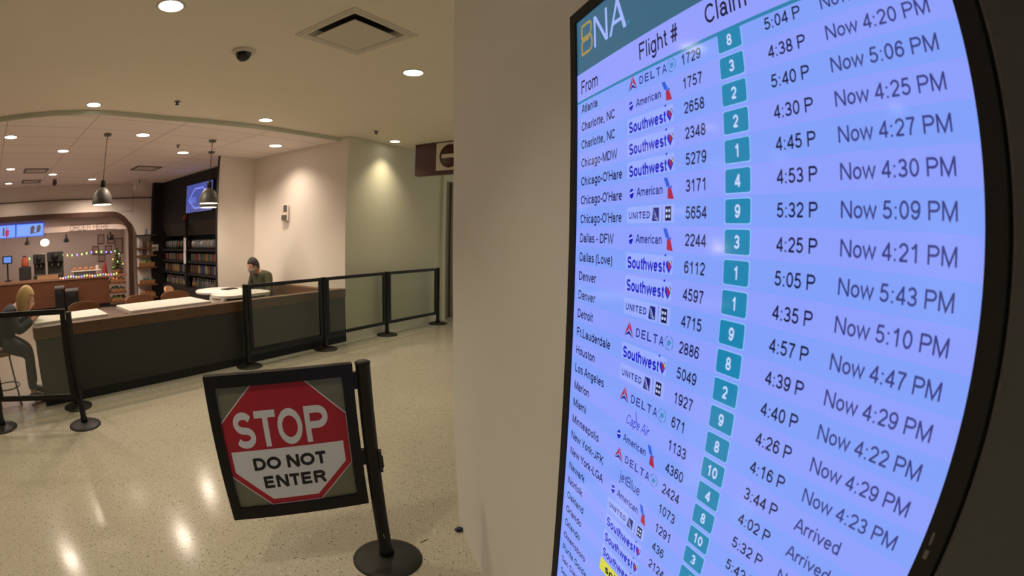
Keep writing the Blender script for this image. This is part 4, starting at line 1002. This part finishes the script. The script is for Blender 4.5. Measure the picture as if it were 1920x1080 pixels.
def coffee_machine(u, w, z1, label):
    t = thing('coffee_machine', label, 'coffee machine', Fp(u, .34, .762), FROT, 'coffee machines on the order counter')
    h = z1-.762; a = w/2
    bm = bm_new(); box(bm, (-a, -.2, 0), (a, .2, .08), None, .01); box(bm, (-a, .0, .08), (a, .2, h), None, .01); box(bm, (-a, -.2, h*.62), (a, .0, h), None, .015); obj('body', bm, 'charcoal', t)
    bm = bm_new(); lathe(bm, [(0, 0), (a*.45, 0), (a*.4, .03), (0, .03)], 20, mx=M.Translation((0, -.2, h*.80)) @ M.Rotation(PI/2, 4, 'X')); obj('dial', bm, 'black', t)
    for sx in (-1, 1):
        bm = bm_new(); tube(bm, [(sx*a*.4, -.12, h*.6), (sx*a*.4, -.12, h*.45)], .02); obj('spout', bm, 'chrome', t)
    bm = bm_new(); box(bm, (-a*.8, -.16, .082), (a*.8, -.04, .10)); obj('drip_tray', bm, 'grey', t)
coffee_machine(-2.62, .33, 1.33, 'dark grey coffee machine on the order counter, left one')
coffee_machine(-2.14, .46, 1.36, 'wider dark grey coffee machine on the order counter, right one')
t = thing('payment_monitor', 'small blue lit till screen on the order counter at the left edge', 'monitor', Fp(-3.57, .2, .762), FROT)
bm = bm_new(); box(bm, (-.10, -.08, 0), (.10, .08, .02)); box(bm, (-.02, .0, .02), (.02, .03, .42)); obj('stand', bm, 'black', t)
bm = bm_new(); box(bm, (-.15, -.02, .40), (.15, .02, .58), None, .006); obj('casing', bm, 'black', t)
bm = bm_new(); box(bm, (-.11, -.024, .425), (.12, -.0205, .555)); obj('lit_panel', bm, screen_mat('till_blue', (110, 150, 235)), t)
t = thing('drink_dispenser', 'tall dark dispenser with orange red jar beside the coffee machines', 'dispenser', Fp(-3.05, .3, .762), FROT)
bm = bm_new(); box(bm, (-.17, -.15, 0), (.17, .15, .30), None, .02); obj('body', bm, 'charcoal', t)
bm = bm_new(); lathe(bm, [(0, .30), (.10, .30), (.11, .34), (.10, .48), (.05, .53), (0, .53)], 20); obj('jar', bm, 'orange', t)
bm = bm_new(); lathe(bm, [(0, .53), (.07, .53), (.07, .56), (0, .57)], 20); obj('lid', bm, 'grey', t)
t = thing('pastry_box', 'open pale wooden box on the counter front, left end of the coloured lights', 'box', Fp(-2.35, .02, .762), FROT)
bm = bm_new(); box(bm, (-.3, -.12, 0), (.3, .1, .012)); box(bm, (-.3, -.12, .012), (.3, -.11, .08)); box(bm, (-.3, .09, .012), (.3, .1, .08)); box(bm, (-.3, -.11, .012), (-.29, .09, .08)); box(bm, (.29, -.11, .012), (.3, .09, .08)); obj('tray', bm, 'wood_light', t)
def bun():
    bm = bm_new(); vs = ball(bm, (0, 0, .035), .07, (1, .85, .6), 12)
    for v in vs: v.co.z = max(0, v.co.z)
    return bm
t = thing('pastry_stand', 'low pale stand holding baked rolls on the order counter', 'tray', Fp(-1.25, .2, .762), FROT)
bm = bm_new(); box(bm, (-.42, -.13, .10), (.42, .13, .12), None, .005); obj('plate', bm, 'white', t)
bm = bm_new(); box(bm, (-.36, -.09, 0), (.36, .09, .10)); obj('foot', bm, 'grey', t)
b0 = None
for i in range(5):
    p = Fp(-1.58+.165*i, .2, .8825)
    if b0 is None: b0 = tag(obj('bread_roll', bun(), 'bread', None, loc=p), 'brown baked roll in the row on the low pale stand', 'bread', 'baked rolls on the stand')
    else: dup(b0, p)
bm = bm_new(); lathe(bm, [(0, 0), (.09, 0), (.085, .03), (.07, .10), (.05, .2), (.02, .29), (0, .31)], 20)
tag(obj('cone_tree', bm, 'red_cone', None, loc=Fp(-.72, .15, .762)), 'small dark red cone tree on the order counter left of the lit tree', 'decoration')
bm = bm_new(); lathe(bm, [(0, 0), (.05, 0), (.06, .08), (.04, .18), (.045, .22), (.035, .22), (.03, .17), (0, .17)], 20)
tag(obj('vase', bm, 'panel_pink', None, loc=Fp(-.93, .15, .762)), 'pale vase beside the small red cone tree', 'vase')
# christmas tree
ct = thing('christmas_tree', 'small lit christmas tree at the right end of the order counter', 'christmas tree', Fp(-.36, .12, .762), FROT)
bm = bm_new(); lathe(bm, [(0, 0), (.14, 0), (.16, .09), (.15, .09), (.13, .02), (0, .02)], 20); obj('pot', bm, 'basket', ct)
bm = bm_new(); tube(bm, [(0, 0, .02), (0, 0, .6)], [.02, .008], 10); obj('trunk', bm, 'wood_chair', ct)
bm = bm_new()
for lv in range(8):
    z = .10+lv*.065; r = .20*(1-lv/9.5)
    for k in range(16):
        a = 2*PI*k/16+lv*.4+random.uniform(-.1, .1); rr = r*random.uniform(.85, 1.1)
        p0 = V((0, 0, z+.05)); p1 = V((rr*math.cos(a), rr*math.sin(a), z-.01))
        tube(bm, [p0, p0.lerp(p1, .6)+V((0, 0, .006)), p1], [.016, .016, .004], 6)
obj('foliage', bm, 'tree_green', ct)
for k in range(16):
    z = .12+.5*k/16; a = k*2.2; r = .2*(1-(z-.1)/.62)
    bm = bm_new(); ball(bm, (r*math.cos(a), r*math.sin(a), z), .018, n=10)
    obj('fairy_bulb' if k % 2 else 'ornament', bm, BULB[('yellow', 'green', 'blue', 'yellow')[k % 4]] if k % 2 else 'gold', ct)
def string_lights(label, pts, colours, r=.022):
    t = thing('string_lights', label, 'string lights')
    bm = bm_new(); tube(bm, pts, .003, 6); obj('wire', bm, 'bulb_wire', t)
    for p, c in zip(pts, colours):
        bm = bm_new(); ball(bm, V(p)+V((0, 0, -.012)), r, (1, 1, 1.15), 10); obj('bulb', bm, BULB[c], t)
seq = 'blue green blue yellow blue green yellow blue green yellow green blue yellow green blue yellow green blue blue yellow green'.split()
us = [-3.04+.14*i for i in range(20)]
string_lights('string of coloured lights hanging across the arch below ORDER HERE', [Fp(u, .25, 1.27+.02*math.sin(u*5)+.02*(u+3)/3) for u in us], (seq*2)[:len(us)])
us = [-1.98+.075*i for i in range(22)]
string_lights('string of coloured lights along the front edge of the order counter', [Fp(u, -.125, .775+.012*math.sin(u*14)) for u in us], ('red yellow blue green yellow blue green red blue green yellow'.split()*2)[:len(us)], .02)
# framed pictures on the kitchen wall
for u, z, w, h, lb in ((-.74, 1.60, .22, .26, 'upper left small framed print on the kitchen wall'), (-.43, 1.59, .22, .24, 'framed print beside the black bell pendant on the kitchen wall'), (-.16, 1.40, .26, .42, 'largest framed print on the kitchen wall, behind the lit tree'),
                       (-.92, 1.31, .22, .22, 'middle left framed print on the kitchen wall'), (-.50, 1.31, .22, .22, 'middle right framed print on the kitchen wall'), (-.72, 1.09, .22, .20, 'lowest framed print on the kitchen wall above the red cone')):
    t = thing('picture_frame', lb, 'picture', mx=FAC @ M.Translation((u, 2.2, z)), group='framed prints on the kitchen wall')
    bm = bm_new()
    for (x0, z0, x1, z1) in ((-w/2, -h/2, -w/2+.02, h/2), (w/2-.02, -h/2, w/2, h/2), (-w/2+.02, h/2-.02, w/2-.02, h/2), (-w/2+.02, -h/2, w/2-.02, -h/2+.02)): box(bm, (x0, -.025, z0), (x1, -.001, z1))
    obj('frame', bm, mat('print_frame', lin(84, 62, 56), .5), t)
    bm = bm_new(); box(bm, (-w/2+.018, -.014, -h/2+.018), (w/2-.018, -.002, h/2-.018)); obj('print', bm, mat('print_paper', lin(176, 150, 140), .7), t)
# litter bins in front of the counter
def bin_(u, w, h, label):
    t = thing('litter_bin', label, 'bin', Fp(u, -.55, .003), FROT, 'black litter bins')
    bm = bm_new(); box(bm, (-w/2, -.2, 0), (w/2, .2, h-.05), None, .015); obj('body', bm, 'black', t)
    bm = bm_new(); box(bm, (-w/2-.008, -.208, h-.05), (w/2+.008, .208, h), None, .012); obj('lid', bm, 'grey', t)
    bm = bm_new(); box(bm, (-w/4, -.214, h-.16), (w/4, -.195, h-.07)); obj('flap', bm, 'matte_black', t)
bin_(-1.66, .34, .53, 'black litter bin before the order counter, right and lower one'); bin_(-1.99, .26, .61, 'black litter bin before the order counter, left and taller one')

# ------------------------------------------------------------------ floor litter
bm = bm_new(); vs = ball(bm, (0, 0, .012), .02, (1.2, .8, .6), 8)
for v in vs: v.co += V((random.uniform(-.004, .004), random.uniform(-.004, .004), random.uniform(-.002, .003)))
tag(obj('paper_scrap', bm, 'blue_scrap', None, loc=(.428, 2.165, 0)), 'small dark blue scrap on the floor against the pillar base', 'scrap')
bm = bm_new(); tube(bm, [(-.022, -.012, .002), (0, .002, .003), (.022, .014, .002)], .0018, 6)
tag(obj('twig', bm, 'twig', None, loc=(.231, 2.10, 0)), 'thin dark twig on the floor right of the stanchion base', 'twig')

# ------------------------------------------------------------------ people
def skinned(edges_pts, name, m, parent, sub=2, extra=None):
    """edges_pts: list of chains [(point, radius), ...]; chains meet where they share a point"""
    idx = {}; vs = []; rad = []; ed = []
    for ch in edges_pts:
        prev = None
        for p, r in ch:
            k = tuple(round(c, 4) for c in p)
            if k not in idx: idx[k] = len(vs); vs.append(p); rad.append(r)
            if prev is not None and prev != idx[k]: ed.append((prev, idx[k]))
            prev = idx[k]
    me = bpy.data.meshes.new(name); me.from_pydata(vs, ed, []); o = bpy.data.objects.new(name, me); COL.objects.link(o)
    sk = o.modifiers.new('skin', 'SKIN'); sk.use_smooth_shade = True
    if not me.skin_vertices: 
        bmx = bm_new(); bmx.from_mesh(me); bmx.verts.layers.skin.verify(); bmx.to_mesh(me); bmx.free()
    for i, r in enumerate(rad): me.skin_vertices[0].data[i].radius = (r, r) if not isinstance(r, tuple) else r
    me.skin_vertices[0].data[0].use_root = True
    ss = o.modifiers.new('sub', 'SUBSURF'); ss.levels = sub; ss.render_levels = sub
    dg = bpy.context.evaluated_depsgraph_get(); dg.update()
    em = bpy.data.meshes.new_from_object(o.evaluated_get(dg))
    bpy.data.objects.remove(o)
    bm = bm_new(); bm.from_mesh(em); bpy.data.meshes.remove(em)
    if extra: extra(bm)
    for f in bm.faces: f.smooth = True
    return obj(name, bm, m, parent)
def head_geo(bm, c, tilt):
    """a head with brow, nose, chin and ears; faces local +X"""
    mx = M.Translation(c) @ M.Rotation(tilt, 4, 'Y')
    r = bmesh.ops.create_icosphere(bm, subdivisions=4, radius=1.)
    for v in r['verts']:
        x, y, z = v.co
        w = .075*(1-.22*max(0, -z)**1.5); X = .098*x; Y = w*y; Z = .122*z
        if z < -.3 and x > 0: X *= 1-.12*(-z-.3)
        d = math.exp(-((y/.16)**2+((z+.08)/.22)**2)) if x > .5 else 0
        X += .024*d                                             # nose
        if x > .5: X -= .010*(math.exp(-(((y-.36)/.16)**2+((z-.10)/.12)**2))+math.exp(-(((y+.36)/.16)**2+((z-.10)/.12)**2)))   # eye sockets
        if x > .5: X += .006*math.exp(-((y/.5)**2+((z-.28)/.10)**2))                                                         # brow
        if x > .4: X += .008*math.exp(-((y/.3)**2+((z+.50)/.09)**2)) + .010*math.exp(-((y/.25)**2+((z+.86)/.2)**2))          # lips, chin
        v.co = mx @ V((X, Y, Z))
    for sy in (-1, 1):
        r = bmesh.ops.create_uvsphere(bm, u_segments=10, v_segments=8, radius=1.)
        for v in r['verts']: v.co = mx @ V((-.004+.018*v.co.x, sy*.076+.008*v.co.y, -.005+.032*v.co.z))
def hand_chains(w, d, side, curl=.3, k=1.):
    """palm, four fingers and a thumb from wrist w pointing along d"""
    d = V(d).normalized(); up = V((0, 0, 1)); sd = d.cross(up).normalized()*side
    palm = V(w)+d*.045; out = [[(tuple(w), .024), (tuple(palm), (.03, .018))]]
    for i, (off, ln) in enumerate(((.028, .070), (.010, .080), (-.010, .075), (-.028, .058))):
        a = palm+d*.04+sd*off; b = a+(d*.55+up*-.25*curl)*ln; c = b+(d*.4-up*.5*curl)*ln*.8
        out.append([(tuple(palm), (.03, .018)), (tuple(a), .0095), (tuple(b), .0085), (tuple(c), .0075)])
    th = palm-d*.02+sd*.035; out.append([(tuple(palm), (.03, .018)), (tuple(th), .011), (tuple(th+d*.035+sd*.015), .0095), (tuple(th+d*.06+sd*.006), .008)])
    return out
def seated(label, p, rz, J, cloth, legm, hairm, mask, hair_kind, tilt):
    t = thing('person', label, 'person', p, rz)
    hd = V(J['head']); nk = V(J['neck']); ch = V(J['chest']); pv = V(J['pelvis'])
    body = [[(tuple(pv), (.10, .09)), (tuple(pv.lerp(ch, .5)), (.13, .10)), (tuple(ch), (.15, .11)), (tuple(nk), .055), (tuple(nk.lerp(hd, .5)), .05)]]
    jack = [[(tuple(pv+V((0, 0, -.06))), (.18, .175)), (tuple(pv.lerp(ch, .5)), (.175, .155)), (tuple(ch), (.18, .135)), (tuple(nk+V((-.01, 0, -.012))), .078)]]
    legs = []
    for sd in (-1, 1):
        k = 'l' if sd > 0 else 'r'
        sh, el, wr = V(J['sh'+k]), V(J['el'+k]), V(J['wr'+k])
        body.append([(tuple(ch), (.15, .11)), (tuple(sh), .055), (tuple(el), .040), (tuple(wr), .026)])
        body += hand_chains(wr, (wr-el), sd)
        jack.append([(tuple(ch), (.18, .135)), (tuple(sh), .078), (tuple(el), .058), (tuple(el.lerp(wr, .85)), .044)])
        hp, kn, an, to = V(J['hp'+k]), V(J['kn'+k]), V(J['an'+k]), V(J['to'+k])
        body.append([(tuple(pv), (.10, .09)), (tuple(hp), .075), (tuple(kn), .056), (tuple(an), .036), (tuple(to), .03)])
        legs.append([(tuple(pv+V((.02, 0, -.03))), (.13, .12)), (tuple(hp), .098), (tuple(kn), .072), (tuple(kn.lerp(an, .5)), .062), (tuple(an+V((0, 0, .03))), .055)])
    skinned(body, 'body', 'skin', t, 2, lambda bm: head_geo(bm, hd, tilt))
    skinned(jack, 'jacket', cloth, t, 2); skinned(legs, 'trousers', legm, t, 2)
    for k in 'lr':
        an, to = V(J['an'+k]), V(J['to'+k])
        bm = bm_new(); tube(bm, [an+V((-.05, 0, -.04)), an+V((.0, 0, -.02)), (an+to)/2+V((0, 0, -.005)), to, to+V((.06, 0, -.005))], [.03, .048, .046, .042, .02], 14); obj('shoe', bm, 'shoe', t)
    mx = M.Translation(hd) @ M.Rotation(tilt, 4, 'Y')
    bm = bm_new(); r = bmesh.ops.create_icosphere(bm, subdivisions=4, radius=1.)
    kill = []
    for v in r['verts']:
        x, y, z = v.co
        if hair_kind == 'short':
            keep = (z > .30+.22*max(0, x)) or (x < .12 and z > -.42-.25*max(0, -x)+.75*max(0, x+.30)) or (x < .62 and z > .12 and abs(y) > .55)
            s = 1.07
        else:
            keep = (z > .42+.1*x) or (x < .30 and z > -1.2); s = 1.16
        if not keep: kill.append(v)
        v.co = mx @ V((.098*x*s-.004, .077*y*s, .122*z*(s+.02)+(-.03*max(0, -z) if hair_kind == 'long' else 0)))
    bmesh.ops.delete(bm, geom=kill, context='VERTS')
    for f in bm.faces: f.smooth = True
    h = obj('hair', bm, hairm, t); so_ = h.modifiers.new('thick', 'SOLIDIFY'); so_.thickness = .008; so_.offset = 0
    for sy in (-1, 1):
        bm = bm_new(); ball(bm, mx @ V((.079, sy*.029, .012)), .0105, n=10); obj('eye', bm, 'eye', t)
        bm = bm_new(); tube(bm, [mx @ V((.091, sy*.014, .034)), mx @ V((.088, sy*.045, .036))], .004, 6); obj('eyebrow', bm, hairm, t)
    if mask:
        bm = bm_new(); r = bmesh.ops.create_icosphere(bm, subdivisions=4, radius=1.); kill = []
        for v in r['verts']:
            x, y, z = v.co
            if not (x > .30 and -1.0 < z < -.02+.0*abs(y)): kill.append(v)
            v.co = mx @ V((.098*x*1.14+.012*math.exp(-((y/.3)**2)), .077*y*1.06, .125*z*1.05))
        bmesh.ops.delete(bm, geom=kill, context='VERTS')
        for f in bm.faces: f.smooth = True
        mk = obj('face_mask', bm, 'mask', t); so_ = mk.modifiers.new('thick', 'SOLIDIFY'); so_.thickness = .004
        for sy in (-1, 1):
            bm = bm_new(); tube(bm, [mx @ V((.045, sy*.075, -.03)), mx @ V((.0, sy*.084, .005))], .002, 6); obj('mask_strap', bm, 'mask', t)
    return t
JM = dict(pelvis=(0, 0, .55), chest=(.08, 0, .83), neck=(.16, 0, .965), head=(.255, 0, 1.058), shl=(.09, .20, .895), shr=(.09, -.20, .895), ell=(.14, .25, .64), elr=(.14, -.25, .64),
          wrl=(.36, .08, .655), wrr=(.36, -.08, .655), hpl=(.10, .10, .55), hpr=(.10, -.10, .55), knl=(.46, .11, .54), knr=(.46, -.11, .54), anl=(.44, .11, .09), anr=(.44, -.11, .09), tol=(.56, .12, .04), tor=(.56, -.12, .04))
seated('masked man in olive jacket sitting on the green bench looking down at the round table', L(-.335, 1.58, .003), PHI+PI+.12, JM, 'olive', 'trouser', 'hair_dark', True, 'short', .42)
# stool and person at the end of the left table
stl = thing('stool', 'stool with slim legs under the person at the left edge', 'stool', L(-4.86, .36, .003), PHI)
bm = bm_new(); lathe(bm, [(0, .50), (.17, .50), (.18, .51), (.18, .53), (.16, .54), (0, .54)], 28); obj('seat', bm, 'wood_chair', stl)
for i in range(4):
    a = PI/4+i*PI/2; bm = bm_new(); tube(bm, [(.19*math.cos(a), .19*math.sin(a), 0), (.12*math.cos(a), .12*math.sin(a), .5)], .012, 10); obj('leg', bm, 'grey', stl)
bm = bm_new(); tube(bm, [(.165*math.cos(2*PI*i/24), .165*math.sin(2*PI*i/24), .18) for i in range(25)], .008, 8, False); obj('foot_ring', bm, 'grey', stl)
JL = dict(pelvis=(0, 0, .61), chest=(.13, 0, .84), neck=(.25, 0, .925), head=(.375, 0, .99), shl=(.15, .18, .875), shr=(.15, -.18, .875), ell=(.24, .23, .73), elr=(.24, -.23, .73),
          wrl=(.46, .10, .815), wrr=(.46, -.10, .815), hpl=(.10, .10, .60), hpr=(.10, -.10, .60), knl=(.36, .11, .50), knr=(.34, -.12, .49), anl=(.36, .12, .09), anr=(.31, -.13, .09), tol=(.48, .13, .04), tor=(.43, -.14, .04))
seated('person with blond hair and dark jacket leaning on the left white table', L(-4.86, .36, .003), PHI, JL, 'navy', 'jean', 'hair_blond', False, 'long', .35)
